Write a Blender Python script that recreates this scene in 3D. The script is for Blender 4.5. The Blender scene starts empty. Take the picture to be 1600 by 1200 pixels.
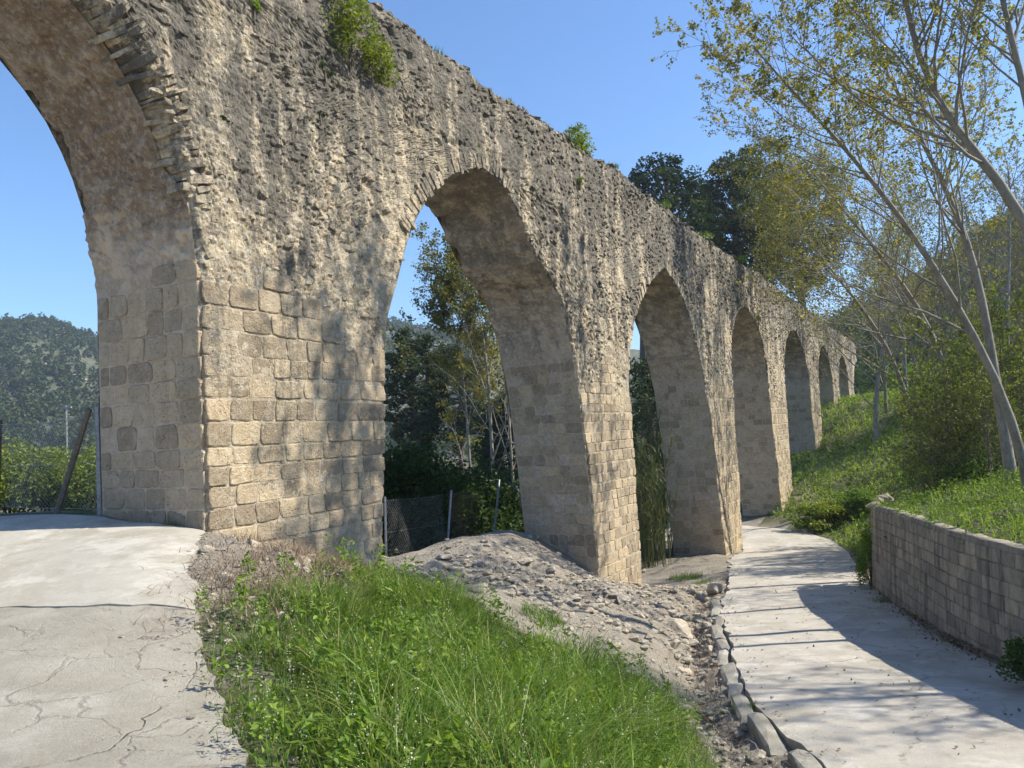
import bpy, bmesh, math, random
import numpy as np
from mathutils import Matrix, Vector

random.seed(7)
rng = np.random.default_rng(11)
scene = bpy.context.scene
COL = scene.collection

# ------------------------------------------------------------------ camera
# World: the aqueduct runs along +Y, its front face is the plane x = XF. The eye is the origin (z = 0).
FPX = 1230.0
PITCH, ROLL, HEAD = math.radians(3.443), 0.05, math.radians(28.79)


def _axes():
    c, s = math.cos(PITCH), math.sin(PITCH)
    fwd, up0, r0 = np.array([0, c, s]), np.array([0, -s, c]), np.array([1.0, 0, 0])
    cr, sr = math.cos(ROLL), math.sin(ROLL)
    A = np.stack([cr * r0 - sr * up0, cr * up0 + sr * r0, fwd])
    ch, sh = math.cos(HEAD), math.sin(HEAD)
    return A @ np.array([[ch, -sh, 0], [sh, ch, 0], [0, 0, 1]]).T


CAX = _axes()
cam_data = bpy.data.cameras.new('camera')
cam_data.sensor_width = 36.0
cam_data.lens = FPX / 1600 * 36
cam_data.clip_start = 0.05
cam_data.clip_end = 9000
cam = bpy.data.objects.new('camera', cam_data)
COL.objects.link(cam)
m = Matrix.Identity(4)
for i in range(3):
    m[i][0], m[i][1], m[i][2] = CAX[0][i], CAX[1][i], -CAX[2][i]
cam.matrix_world = m
scene.camera = cam


def at(u, v, dep):
    """survey point: the bearing of a photograph pixel (1600 wide) at a measured depth in metres"""
    d = (u - 800) / FPX * CAX[0] - (v - 600) / FPX * CAX[1] + CAX[2]
    return d * dep


# ------------------------------------------------------------------ world and sun
SUN_ELEV, SUN_AZ = math.radians(45), math.radians(61)
world = bpy.data.worlds.new('World')
scene.world = world
world.use_nodes = True
wn = world.node_tree.nodes
wl = world.node_tree.links
bg = wn['Background']
sky = wn.new('ShaderNodeTexSky')
sky.sky_type = 'NISHITA'
sky.sun_disc = False
sky.sun_elevation = SUN_ELEV
sky.sun_rotation = SUN_AZ
sky.altitude = 4000
sky.air_density = 1.9
sky.dust_density = 0.0
sky.ozone_density = 9.0
wl.new(sky.outputs['Color'], bg.inputs['Color'])
bg.inputs['Strength'].default_value = 0.132
sun_data = bpy.data.lights.new('sun', 'SUN')
sun_data.energy = 5.0
sun_data.angle = math.radians(0.53)
sun_data.color = (1.0, 0.935, 0.80)
sun = bpy.data.objects.new('sun', sun_data)
COL.objects.link(sun)
to_sun = Vector((math.sin(SUN_AZ) * math.cos(SUN_ELEV), math.cos(SUN_AZ) * math.cos(SUN_ELEV), math.sin(SUN_ELEV)))
sun.rotation_euler = to_sun.to_track_quat('Z', 'Y').to_euler()
sun.location = to_sun * 60
vs = scene.view_settings
vs.view_transform = 'Standard'
vs.look = 'None'
vs.gamma = 1.0
vs.exposure = 0.70
vs.use_curve_mapping = False
scene.render.engine = 'CYCLES'
scene.cycles.use_denoising = True
scene.cycles.use_adaptive_sampling = True
scene.cycles.adaptive_threshold = 0.025
scene.cycles.max_bounces = 7
scene.cycles.diffuse_bounces = 4
scene.cycles.transmission_bounces = 4
scene.cycles.transparent_max_bounces = 8
scene.cycles.volume_bounces = 0

# ------------------------------------------------------------------ helpers


def tag(o, label=None, cat=None, group=None, kind=None):
    if label: o['label'] = label
    if cat: o['category'] = cat
    if group: o['group'] = group
    if kind: o['kind'] = kind
    return o


def empty(name, loc=(0, 0, 0)):
    o = bpy.data.objects.new(name, None)
    COL.objects.link(o)
    o.location = loc
    o.empty_display_size = 0.3
    return o


def make_mesh(name, V, F, mat=None, smooth=False, tint=None):
    """V (n,3); F: one (m,k) index array or a list of such arrays"""
    if not isinstance(F, (list, tuple)):
        F = [F]
    F = [np.asarray(f, dtype=np.int32) for f in F if len(f)]
    me = bpy.data.meshes.new(name)
    V = np.asarray(V, dtype=np.float32)
    me.vertices.add(len(V))
    me.vertices.foreach_set('co', V.ravel())
    nl = sum(f.size for f in F)
    npoly = sum(len(f) for f in F)
    me.loops.add(nl)
    me.loops.foreach_set('vertex_index', np.concatenate([f.ravel() for f in F]))
    me.polygons.add(npoly)
    tot = np.concatenate([np.full(len(f), f.shape[1], np.int32) for f in F])
    st = np.concatenate([[0], np.cumsum(tot)[:-1]]).astype(np.int32)
    me.polygons.foreach_set('loop_start', st)
    me.polygons.foreach_set('loop_total', tot)
    me.polygons.foreach_set('use_smooth', np.full(npoly, smooth, dtype=bool))
    if tint is not None:
        a = me.attributes.new('tint', 'FLOAT', 'POINT')
        a.data.foreach_set('value', np.asarray(tint, dtype=np.float32))
    if mat: me.materials.append(mat)
    me.update(calc_edges=True)
    return me


def link(name, me, parent=None, loc=None):
    o = bpy.data.objects.new(name, me)
    COL.objects.link(o)
    if parent is not None:
        o.parent = parent
    if loc is not None:
        o.location = loc
    return o


def mobj(name, V, F, mat, parent=None, smooth=False, tint=None, origin=None):
    """mesh object whose origin stands at 'origin' (world); a parent is an Empty or mesh with no rotation"""
    V = np.asarray(V, dtype=np.float64)
    if origin is None:
        origin = np.zeros(3)
    origin = np.asarray(origin, float)
    o = link(name, make_mesh(name, V - origin, F, mat, smooth, tint))
    base = np.zeros(3)
    p = parent
    while p is not None:
        base += np.array(p.location)
        p = p.parent
    o.location = origin - base
    o.parent = parent
    return o


class Acc:
    """collects pieces of geometry into one mesh"""
    def __init__(s): s.V, s.Q, s.T, s.t, s.n = [], [], [], [], 0

    def add(s, V, Q=None, T=None, tint=0.5):
        V = np.asarray(V, float)
        s.V.append(V)
        if Q is not None and len(Q): s.Q.append(np.asarray(Q) + s.n)
        if T is not None and len(T): s.T.append(np.asarray(T) + s.n)
        s.t.append(np.full(len(V), tint) if np.isscalar(tint) else np.asarray(tint))
        s.n += len(V)

    def build(s, name, mat, parent=None, smooth=False, origin=None):
        F = []
        if s.Q: F.append(np.concatenate(s.Q))
        if s.T: F.append(np.concatenate(s.T))
        return mobj(name, np.concatenate(s.V), F, mat, parent, smooth, np.concatenate(s.t), origin)


def _hash(ix, iy, iz, seed):
    h = (ix.astype(np.uint32) * np.uint32(374761393) + iy.astype(np.uint32) * np.uint32(668265263)
         + iz.astype(np.uint32) * np.uint32(2147483647 - 58) + np.uint32(seed * 974711 + 13))
    h = (h ^ (h >> np.uint32(13))) * np.uint32(1274126177)
    h = (h ^ (h >> np.uint32(16))) * np.uint32(2246822519)
    h ^= h >> np.uint32(15)
    return h.astype(np.float64) / 4294967295.0


def vnoise(x, y, z=None, seed=0):
    x = np.asarray(x, float); y = np.asarray(y, float)
    z = np.zeros_like(x) if z is None else np.asarray(z, float)
    fx, fy, fz = np.floor(x), np.floor(y), np.floor(z)
    ux, uy, uz = x - fx, y - fy, z - fz
    ux = ux * ux * (3 - 2 * ux); uy = uy * uy * (3 - 2 * uy); uz = uz * uz * (3 - 2 * uz)
    ix, iy, iz = fx.astype(np.int64), fy.astype(np.int64), fz.astype(np.int64)
    def g(a, b, c): return _hash(ix + a, iy + b, iz + c, seed)
    if np.all(z == 0):
        r = (g(0, 0, 0) * (1 - ux) + g(1, 0, 0) * ux) * (1 - uy) + (g(0, 1, 0) * (1 - ux) + g(1, 1, 0) * ux) * uy
    else:
        r0 = (g(0, 0, 0) * (1 - ux) + g(1, 0, 0) * ux) * (1 - uy) + (g(0, 1, 0) * (1 - ux) + g(1, 1, 0) * ux) * uy
        r1 = (g(0, 0, 1) * (1 - ux) + g(1, 0, 1) * ux) * (1 - uy) + (g(0, 1, 1) * (1 - ux) + g(1, 1, 1) * ux) * uy
        r = r0 * (1 - uz) + r1 * uz
    return r * 2 - 1


def fbm(x, y, z=None, seed=0, oct=3, gain=0.5):
    r, a, k = 0.0, 1.0, 1.0
    for i in range(oct):
        r = r + a * vnoise(np.asarray(x) * k + i * 17.3, np.asarray(y) * k + i * 5.1, None if z is None else np.asarray(z) * k, seed + i)
        a *= gain; k *= 2.03
    return r


def cells(x, y, seed=0):
    """jittered cell pattern: nearest and second nearest distance, and the cell's random number"""
    ix, iy = np.floor(x).astype(np.int64), np.floor(y).astype(np.int64)
    f1 = np.full(x.shape, 9.0); f2 = np.full(x.shape, 9.0); cid = np.zeros(x.shape)
    z = np.zeros_like(ix)
    for a in (-1, 0, 1):
        for b in (-1, 0, 1):
            px = ix + a + 0.12 + 0.76 * _hash(ix + a, iy + b, z, seed)
            py = iy + b + 0.12 + 0.76 * _hash(ix + a, iy + b, z, seed + 5)
            d = np.hypot(px - x, py - y)
            c = _hash(ix + a, iy + b, z, seed + 9)
            near = d < f1
            f2 = np.where(near, f1, np.minimum(f2, d))
            cid = np.where(near, c, cid)
            f1 = np.where(near, d, f1)
    return f1, f2, cid


def sstep(a, b, x):
    t = np.clip((np.asarray(x, float) - a) / (b - a), 0, 1)
    return t * t * (3 - 2 * t)


def grid_faces(nr, nc):
    r = np.arange(nr - 1)[:, None]; c = np.arange(nc - 1)[None, :]
    a = r * nc + c
    return np.stack([a, a + 1, a + nc + 1, a + nc], -1).reshape(-1, 4)


def tube(path, rad, sides=5):
    P = np.asarray(path, float); n = len(P)
    rad = np.broadcast_to(np.asarray(rad, float), (n,))
    T = np.gradient(P, axis=0); T /= np.linalg.norm(T, axis=1, keepdims=True) + 1e-9
    ref = np.array([0.31, 0.17, 0.93]) if abs(T[0][2]) < 0.9 else np.array([0.9, 0.3, 0.1])
    A = np.cross(T, ref); A /= np.linalg.norm(A, axis=1, keepdims=True) + 1e-9
    B = np.cross(T, A)
    an = np.arange(sides) * 2 * math.pi / sides
    V = P[:, None] + (A[:, None] * np.cos(an)[None, :, None] + B[:, None] * np.sin(an)[None, :, None]) * rad[:, None, None]
    V = V.reshape(-1, 3)
    i = np.arange(n - 1)[:, None]; j = np.arange(sides)[None, :]; k = (j + 1) % sides
    Q = np.stack([i * sides + j, i * sides + k, (i + 1) * sides + k, (i + 1) * sides + j], -1).reshape(-1, 4)
    return V, Q


def box(cx, cy, cz, sx, sy, sz):
    s = np.array([[-1, -1, -1], [1, -1, -1], [1, 1, -1], [-1, 1, -1], [-1, -1, 1], [1, -1, 1], [1, 1, 1], [-1, 1, 1]]) * 0.5
    V = s * np.array([sx, sy, sz]) + np.array([cx, cy, cz])
    Q = np.array([[0, 3, 2, 1], [4, 5, 6, 7], [0, 1, 5, 4], [1, 2, 6, 5], [2, 3, 7, 6], [3, 0, 4, 7]])
    return V, Q


def ico(sub):
    bm = bmesh.new()
    bmesh.ops.create_icosphere(bm, subdivisions=sub, radius=1)
    V = np.array([v.co[:] for v in bm.verts]); T = np.array([[v.index for v in f.verts] for f in bm.faces])
    bm.free()
    return V, T


ICO1, ICO2, ICO3 = ico(1), ico(2), ico(3)


def rock_shape(seed, sub=2, rough=0.35, cuts=5):
    V, T = {1: ICO1, 2: ICO2, 3: ICO3}[sub]
    r = np.random.default_rng(seed)
    V = V.copy()
    for _ in range(cuts):                      # flat broken faces
        n = r.normal(size=3); n /= np.linalg.norm(n)
        d = V @ n; lim = r.uniform(0.45, 0.8)
        V -= np.outer(np.maximum(d - lim, 0), n)
    V *= (1 + rough * 0.35 * fbm(V[:, 0] * 1.6 + seed, V[:, 1] * 1.6, V[:, 2] * 1.6 + 3, seed % 97, 3))[:, None]
    return V, T


def rotz(a):
    c, s = math.cos(a), math.sin(a)
    return np.array([[c, -s, 0], [s, c, 0], [0, 0, 1]])


def rand_rot(r):
    q = r.normal(size=4); q /= np.linalg.norm(q); w, x, y, z = q
    return np.array([[1 - 2 * (y * y + z * z), 2 * (x * y - z * w), 2 * (x * z + y * w)],
                     [2 * (x * y + z * w), 1 - 2 * (x * x + z * z), 2 * (y * z - x * w)],
                     [2 * (x * z - y * w), 2 * (y * z + x * w), 1 - 2 * (x * x + y * y)]])


def leaves(C, size, r, up=0.3, aspect=0.5, droop=0.0):
    """one folded quad for each leaf centre C"""
    n = len(C)
    d = r.normal(size=(n, 3)); d[:, 2] = d[:, 2] * 0.7 - droop; d /= np.linalg.norm(d, axis=1, keepdims=True)
    nn = r.normal(size=(n, 3)); nn[:, 2] += up * 3
    s = np.cross(d, nn); s /= np.linalg.norm(s, axis=1, keepdims=True) + 1e-9
    L = (size * r.uniform(0.6, 1.25, n))[:, None]
    W = L * aspect
    fold = np.cross(s, d) * L * 0.12
    V = np.stack([C - d * L * 0.5, C + s * W * 0.5 + fold, C + d * L * 0.5, C - s * W * 0.5 + fold], 1).reshape(-1, 3)
    Q = np.arange(n * 4).reshape(n, 4)
    return V, Q


def blades(P, h, r, width=0.008, lean=0.5, seg=3, dirs=None):
    """grass blades from base points P with heights h"""
    n = len(P)
    a = r.uniform(0, 2 * math.pi, n)
    d = np.stack([np.cos(a), np.sin(a), np.zeros(n)], 1)
    if dirs is not None:
        d = d * 0.75 + dirs; d /= np.linalg.norm(d, axis=1, keepdims=True) + 1e-9
    sd = np.stack([-d[:, 1], d[:, 0], np.zeros(n)], 1)
    tw = r.uniform(-0.9, 0.9, n)[:, None]
    sd = sd * np.cos(tw) + d * np.sin(tw)
    ln = (lean * r.uniform(0.25, 1.5, n))[:, None]
    w = (width * r.uniform(0.6, 1.4, n))[:, None]
    H = np.asarray(h)[:, None]
    rows = []
    for k in range(seg + 1):
        t = k / seg
        c = P + d * H * ln * t ** 1.8 + np.array([0, 0, 1]) * H * (t - 0.38 * np.minimum(ln, 1.3) * t ** 2.4)
        ww = w * (1 - t) ** 0.7 if k < seg else w * 0.06
        rows += [c - sd * ww, c + sd * ww]
    V = np.stack(rows, 1).reshape(-1, 3)
    m_ = 2 * (seg + 1)
    b = (np.arange(n) * m_)[:, None]
    Q = np.concatenate([b + np.array([[2 * k, 2 * k + 1, 2 * k + 3, 2 * k + 2]]) for k in range(seg)], 0)
    return V, Q, m_
# ------------------------------------------------------------------ materials


class NT:
    """small node-tree writer"""
    def __init__(s, name):
        s.mat = bpy.data.materials.new(name)
        s.mat.use_nodes = True
        s.t = s.mat.node_tree
        s.b = s.t.nodes['Principled BSDF']
        s.b.inputs['Specular IOR Level'].default_value = 0.25
        s.b.inputs['Roughness'].default_value = 0.9
        g = s.t.nodes.new('ShaderNodeNewGeometry')
        s.pos = g.outputs['Position']
        s.geo = g

    def n(s, kind, **kw):
        o = s.t.nodes.new(kind)
        for k, v in kw.items(): setattr(o, k, v)
        return o

    def put(s, sock, v):
        if hasattr(v, 'is_output'): s.t.links.new(v, sock)
        else: sock.default_value = v

    def mapv(s, scale, vec=None):
        o = s.n('ShaderNodeMapping')
        s.put(o.inputs['Vector'], vec or s.pos)
        o.inputs['Scale'].default_value = scale if hasattr(scale, '__len__') else (scale,) * 3
        return o.outputs['Vector']

    def noise(s, scale, detail=4, rough=0.6, vec=None, dist=0.0, stretch=None):
        o = s.n('ShaderNodeTexNoise')
        v = vec or s.pos
        if stretch: v = s.mapv(stretch, v)
        s.put(o.inputs['Vector'], v)
        o.inputs['Scale'].default_value = scale
        o.inputs['Detail'].default_value = detail
        o.inputs['Roughness'].default_value = rough
        o.inputs['Distortion'].default_value = dist
        return o.outputs['Fac']

    def voro(s, scale, feature='F1', vec=None, stretch=None, out='Distance', rnd=1.0):
        o = s.n('ShaderNodeTexVoronoi', feature=feature)
        v = vec or s.pos
        if stretch: v = s.mapv(stretch, v)
        s.put(o.inputs['Vector'], v)
        o.inputs['Scale'].default_value = scale
        o.inputs['Randomness'].default_value = rnd
        return o.outputs[out]

    def math(s, op, a, b=0.5, c=None, clamp=False):
        o = s.n('ShaderNodeMath', operation=op, use_clamp=clamp)
        s.put(o.inputs[0], a); s.put(o.inputs[1], b)
        if c is not None: s.put(o.inputs[2], c)
        return o.outputs[0]

    def ramp(s, fac, stops, interp='LINEAR'):
        o = s.n('ShaderNodeValToRGB')
        o.color_ramp.interpolation = interp
        e = o.color_ramp.elements
        while len(e) < len(stops): e.new(0.5)
        for el, (p, c) in zip(e, stops):
            el.position = p
            el.color = (c, c, c, 1) if not hasattr(c, '__len__') else (*c, 1)
        s.put(o.inputs['Fac'], fac)
        return o.outputs['Color']

    def rng(s, v, a, b, c=0.0, d=1.0):
        o = s.n('ShaderNodeMapRange', clamp=True)
        s.put(o.inputs['Value'], v)
        for k, x in zip(('From Min', 'From Max', 'To Min', 'To Max'), (a, b, c, d)): o.inputs[k].default_value = x
        return o.outputs['Result']

    def mix(s, fac, a, b, blend='MIX'):
        o = s.n('ShaderNodeMix', data_type='RGBA', blend_type=blend)
        s.put(o.inputs[0], fac)
        s.put(o.inputs[6], a if hasattr(a, 'is_output') else (*a, 1))
        s.put(o.inputs[7], b if hasattr(b, 'is_output') else (*b, 1))
        return o.outputs[2]

    def attr(s, name='tint'):
        o = s.n('ShaderNodeAttribute')
        o.attribute_name = name
        return o.outputs['Fac']

    def orand(s):
        return s.n('ShaderNodeObjectInfo').outputs['Random']

    def xyz(s):
        o = s.n('ShaderNodeSeparateXYZ')
        s.put(o.inputs[0], s.pos)
        return o.outputs

    def bump(s, h, strength=0.5, dist=0.02, prev=None):
        o = s.n('ShaderNodeBump')
        o.inputs['Strength'].default_value = strength
        o.inputs['Distance'].default_value = dist
        s.put(o.inputs['Height'], h)
        if prev is not None: s.put(o.inputs['Normal'], prev)
        return o.outputs['Normal']

    def done(s, color, normal=None, rough=None):
        s.put(s.b.inputs['Base Color'], color)
        if normal is not None: s.put(s.b.inputs['Normal'], normal)
        if rough is not None: s.put(s.b.inputs['Roughness'], rough)
        return s.mat


def stone_material(name, light, dark, grey_amount, tint=True, pits=0.8, warm=(0.42, 0.32, 0.20), crust_from=2.2, bumpk=1.0, brown_above=None, fleck=0.5):
    m = NT(name)
    n1 = m.noise(1.1, 6, 0.65)
    n2 = m.noise(7, 6, 0.7)
    col = m.mix(m.rng(n2, 0.3, 0.7), light, dark)
    col = m.mix(m.rng(n1, 0.5, 0.72, 0, 0.55), col, warm)
    if tint:
        tv = m.attr()
        col = m.mix(1.0, col, m.ramp(tv, [(0, (0.55, 0.52, 0.49)), (0.5, (0.93, 0.91, 0.88)), (1, (1.25, 1.19, 1.08))]), 'MULTIPLY')
    if brown_above is not None:
        bz = m.math('ADD', m.xyz()[2], m.math('MULTIPLY', m.math('SUBTRACT', m.noise(1.6, 5, 0.7), 0.5), 3.0))
        bmask = m.math('MULTIPLY', m.rng(bz, brown_above - 0.25, brown_above + 0.35), m.rng(m.noise(2.1, 6, 0.7), 0.36, 0.52, 0.35, 1.0))
        col = m.mix(m.math('MULTIPLY', bmask, 0.85), col, m.mix(m.rng(n2, 0.35, 0.65), (0.30, 0.205, 0.13), (0.19, 0.125, 0.075)))
    # mottling: pale and grey lichen flecks a few centimetres across
    fl1 = m.noise(11, 8, 0.78)
    col = m.mix(m.rng(fl1, 0.50, 0.60, 0, fleck), col, (0.70, 0.64, 0.54))
    col = m.mix(m.rng(m.noise(17, 7, 0.78, dist=0.3), 0.52, 0.62, 0, fleck if grey_amount > 0.2 else 0.1), col, (0.20, 0.185, 0.165))
    # pale lime bloom
    lime = m.noise(3.3, 7, 0.72, dist=0.6)
    col = m.mix(m.rng(lime, 0.56, 0.72, 0, 0.55), col, (0.62, 0.56, 0.46))
    # dark biological crust, run down the face in streaks from the top
    z = m.xyz()[2]
    streak = m.noise(1.0, 6, 0.68, stretch=(2.2, 2.2, 0.42), dist=0.4)
    fine = m.noise(14, 5, 0.75)
    hi = m.rng(z, crust_from - 3.5, 6.6, -0.13, 0.13)
    v = m.math('ADD', m.math('ADD', streak, hi), m.math('MULTIPLY', m.math('SUBTRACT', fine, 0.5), 0.55))
    crust = m.rng(v, 0.49, 0.60, 0, grey_amount)
    col = m.mix(crust, col, m.mix(m.rng(n2, 0.35, 0.65), (0.065, 0.06, 0.052), (0.19, 0.172, 0.145)))
    # pitted tuff
    pit = m.voro(24, 'F1', vec=m.mapv((1, 1, 1.25)))
    pit2 = m.voro(58, 'F1')
    pmask = m.rng(m.noise(5, 3, 0.6), 0.42, 0.60)
    pw = m.noise(30, 3, 0.7)
    pd = m.math('MULTIPLY', m.rng(m.math('ADD', pit, m.math('MULTIPLY', pw, 0.35)), 0.26, 0.42, 1, 0), pmask)
    pd2 = m.math('MULTIPLY', m.rng(m.math('ADD', pit2, m.math('MULTIPLY', pw, 0.3)), 0.24, 0.40, 1, 0), pmask)
    ps = m.math('MULTIPLY', m.math('MAXIMUM', pd, pd2), pits)
    col = m.mix(m.math('MULTIPLY', ps, 0.45), col, (0.10, 0.07, 0.045))
    h = m.math('SUBTRACT', m.math('ADD', m.math('MULTIPLY', m.noise(26, 8, 0.72), 0.55), m.math('MULTIPLY', n2, 0.8)), m.math('MULTIPLY', ps, 0.75))
    nrm = m.bump(h, 1.0 * bumpk, 0.05)
    return m.done(col, nrm, 0.93)


MAT = {}
MAT['wall'] = stone_material('rubble_mortar', (0.58, 0.50, 0.37), (0.43, 0.355, 0.245), 0.90, tint=True, pits=0.55)
MAT['rubble'] = stone_material('rubble_stone', (0.57, 0.49, 0.365), (0.40, 0.33, 0.23), 0.90, tint=True, pits=0.3)
MAT['block'] = stone_material('tuff_block', (0.54, 0.45, 0.325), (0.40, 0.32, 0.215), 0.6, tint=True, pits=1.3, fleck=0.22)
MAT['soffit'] = stone_material('vault_mortar', (0.60, 0.50, 0.385), (0.48, 0.39, 0.285), 0.55, tint=True, pits=0.4, crust_from=4.0)
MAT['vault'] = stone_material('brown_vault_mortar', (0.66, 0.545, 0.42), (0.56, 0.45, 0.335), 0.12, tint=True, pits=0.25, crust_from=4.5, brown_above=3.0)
MAT['innerblock'] = stone_material('brightened_sheltered_block', (0.58, 0.485, 0.355), (0.45, 0.365, 0.26), 0.15, tint=True, pits=1.3, fleck=0.15)  # paler block copy, brightens the shaded arch side in colour; less crust where sheltered
MAT['rock'] = stone_material('loose_limestone', (0.42, 0.385, 0.325), (0.29, 0.26, 0.215), 0.12, tint=True, pits=0.15, warm=(0.42, 0.33, 0.23))


def concrete_block_mat():
    m = NT('concrete_block')
    n = m.noise(9, 7, 0.7)
    col = m.mix(m.rng(n, 0.3, 0.7), (0.38, 0.335, 0.265), (0.25, 0.215, 0.165))
    col = m.mix(1.0, col, m.ramp(m.attr(), [(0, 0.66), (0.5, 0.95), (1, (1.2, 1.17, 1.1))]), 'MULTIPLY')
    st = m.noise(1.5, 6, 0.7, stretch=(3, 3, 0.6))
    col = m.mix(m.rng(st, 0.46, 0.62, 0, 0.75), col, (0.085, 0.08, 0.065))
    moss = m.noise(2.4, 5, 0.7)
    col = m.mix(m.rng(moss, 0.62, 0.72, 0, 0.5), col, (0.12, 0.12, 0.06))
    nrm = m.bump(m.noise(60, 5, 0.7), 0.5, 0.012)
    return m.done(col, nrm, 0.95)


MAT['cblock'] = concrete_block_mat()


def concrete_mat(name, a, b, cracks, crackscale, rough=0.5, dirt=0.5):
    m = NT(name)
    n = m.noise(2.2, 8, 0.68)
    f = m.noise(26, 9, 0.82)
    big = m.noise(0.7, 7, 0.7, dist=0.8)
    col = m.mix(m.rng(n, 0.32, 0.68), a, b)
    col = m.mix(m.rng(f, 0.4, 0.75, 0, 0.35), col, tuple(c * 0.7 for c in b))
    col = m.mix(m.rng(big, 0.48, 0.62, 0, dirt), col, (0.30, 0.265, 0.20))
    col = m.mix(m.rng(m.noise(1.3, 8, 0.75), 0.52, 0.62, 0, dirt * 0.8), col, (0.62, 0.59, 0.53))
    warp = m.n('ShaderNodeMix', data_type='VECTOR')
    nz = m.n('ShaderNodeTexNoise'); m.put(nz.inputs['Vector'], m.pos); nz.inputs['Scale'].default_value = 2.6; nz.inputs['Detail'].default_value = 5
    warp.inputs[0].default_value = 0.32
    m.put(warp.inputs[4], m.pos); m.put(warp.inputs[5], nz.outputs['Color'])
    wv = m.mapv((1, 1, 0.02), warp.outputs[1])
    e1 = m.voro(crackscale, 'DISTANCE_TO_EDGE', vec=wv)
    e2 = m.voro(crackscale * 3.3, 'DISTANCE_TO_EDGE', vec=wv)
    sel = m.rng(m.noise(0.8, 3, 0.5), 0.42, 0.6)
    c1 = m.math('MULTIPLY', m.rng(m.math('ADD', e1, m.math('MULTIPLY', m.noise(22, 3, 0.6), 0.012)), 0.005, 0.014, 1, 0), m.rng(m.noise(1.6, 3, 0.6), 0.45, 0.56))
    c1 = m.math('MULTIPLY', c1, m.rng(m.noise(6, 3, 0.6), 0.42, 0.52, 0.15, 1))
    c2 = m.math('MULTIPLY', m.rng(m.math('ADD', e2, m.math('MULTIPLY', m.noise(30, 3, 0.6), 0.05)), 0.02, 0.05, 1, 0), sel)
    cr = m.math('MULTIPLY', m.math('MAXIMUM', c1, m.math('MULTIPLY', c2, 0.55)), cracks)
    col = m.mix(cr, col, (0.17, 0.145, 0.11))
    agg = m.voro(70, 'F1')
    h = m.math('SUBTRACT', m.math('ADD', m.math('MULTIPLY', f, 1.1), m.math('MULTIPLY', agg, 0.12)), m.math('MULTIPLY', cr, 1.2))
    return m.done(col, m.bump(h, rough, 0.016), 0.88)


MAT['road_old'] = concrete_mat('cracked_concrete', (0.43, 0.40, 0.335), (0.32, 0.29, 0.235), 0.9, 0.75, 1.0, 0.3)
MAT['road_new'] = concrete_mat('smooth_concrete', (0.45, 0.425, 0.37), (0.385, 0.355, 0.295), 0.2, 0.35, 0.4, 0.55)
MAT['path'] = concrete_mat('path_concrete', (0.50, 0.465, 0.405), (0.40, 0.365, 0.31), 0.7, 0.34, 0.7, 0.6)
MAT['kerb'] = concrete_mat('kerb_concrete', (0.36, 0.34, 0.29), (0.25, 0.23, 0.19), 0.6, 2.0, 0.8, 0.4)


def earth_mat():
    m = NT('earth')
    g = m.attr()                      # 0 bare clay and stone, 1 soil under plants
    n = m.noise(1.6, 8, 0.7)
    f = m.noise(18, 6, 0.75)
    col = m.mix(m.rng(n, 0.35, 0.65), (0.345, 0.305, 0.25), (0.205, 0.178, 0.14))
    col = m.mix(m.rng(f, 0.45, 0.75, 0, 0.7), col, (0.20, 0.17, 0.13))
    gr = m.voro(16, 'F1')
    col = m.mix(m.rng(gr, 0.12, 0.30, 0.5, 0), col, (0.44, 0.40, 0.34))
    soil = m.mix(m.rng(f, 0.35, 0.65), (0.075, 0.06, 0.035), (0.06, 0.085, 0.025))
    col = m.mix(g, col, soil)
    h = m.math('ADD', m.math('MULTIPLY', f, 0.8), m.math('MULTIPLY', gr, -0.7))
    return m.done(col, m.bump(h, 0.9, 0.05), 0.97)


MAT['earth'] = earth_mat()


def leaf_mat(name, stops, trans=0.4, rough=0.55, spec=0.3):
    m = NT(name)
    col = m.ramp(m.attr(), stops)
    m.b.inputs['Specular IOR Level'].default_value = spec
    m.done(col, None, rough)
    tr = m.n('ShaderNodeBsdfTranslucent')
    m.put(tr.inputs['Color'], m.mix(1.0, col, (1.25, 1.3, 0.6), 'MULTIPLY'))
    mx = m.n('ShaderNodeMixShader')
    mx.inputs[0].default_value = trans
    m.t.links.new(m.b.outputs[0], mx.inputs[1]); m.t.links.new(tr.outputs[0], mx.inputs[2])
    m.t.links.new(mx.outputs[0], m.t.nodes['Material Output'].inputs['Surface'])
    return m.mat


MAT['grass'] = leaf_mat('grass_blade', [(0, (0.32, 0.28, 0.11)), (0.12, (0.12, 0.17, 0.035)), (0.45, (0.085, 0.165, 0.024)), (0.8, (0.15, 0.25, 0.035)), (1, (0.24, 0.33, 0.06))], 0.42, 0.4)
MAT['hillgrass'] = leaf_mat('sunny_grass_blade', [(0, (0.34, 0.30, 0.12)), (0.12, (0.19, 0.23, 0.05)), (0.5, (0.20, 0.29, 0.045)), (1, (0.36, 0.44, 0.085))], 0.5, 0.45)
MAT['herb'] = leaf_mat('herb_leaf', [(0, (0.07, 0.12, 0.02)), (0.5, (0.14, 0.23, 0.035)), (1, (0.28, 0.37, 0.06))], 0.45)
MAT['poplar'] = leaf_mat('poplar_leaf', [(0, (0.15, 0.16, 0.04)), (0.4, (0.26, 0.245, 0.055)), (0.75, (0.38, 0.315, 0.065)), (1, (0.42, 0.27, 0.07))], 0.45, 0.4)
MAT['yellowleaf'] = leaf_mat('young_leaf', [(0, (0.10, 0.12, 0.025)), (0.5, (0.20, 0.18, 0.035)), (1, (0.33, 0.26, 0.05))], 0.4)
MAT['shrub'] = leaf_mat('shrub_leaf', [(0, (0.07, 0.11, 0.02)), (0.5, (0.17, 0.22, 0.03)), (1, (0.34, 0.36, 0.06))], 0.4)
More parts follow.
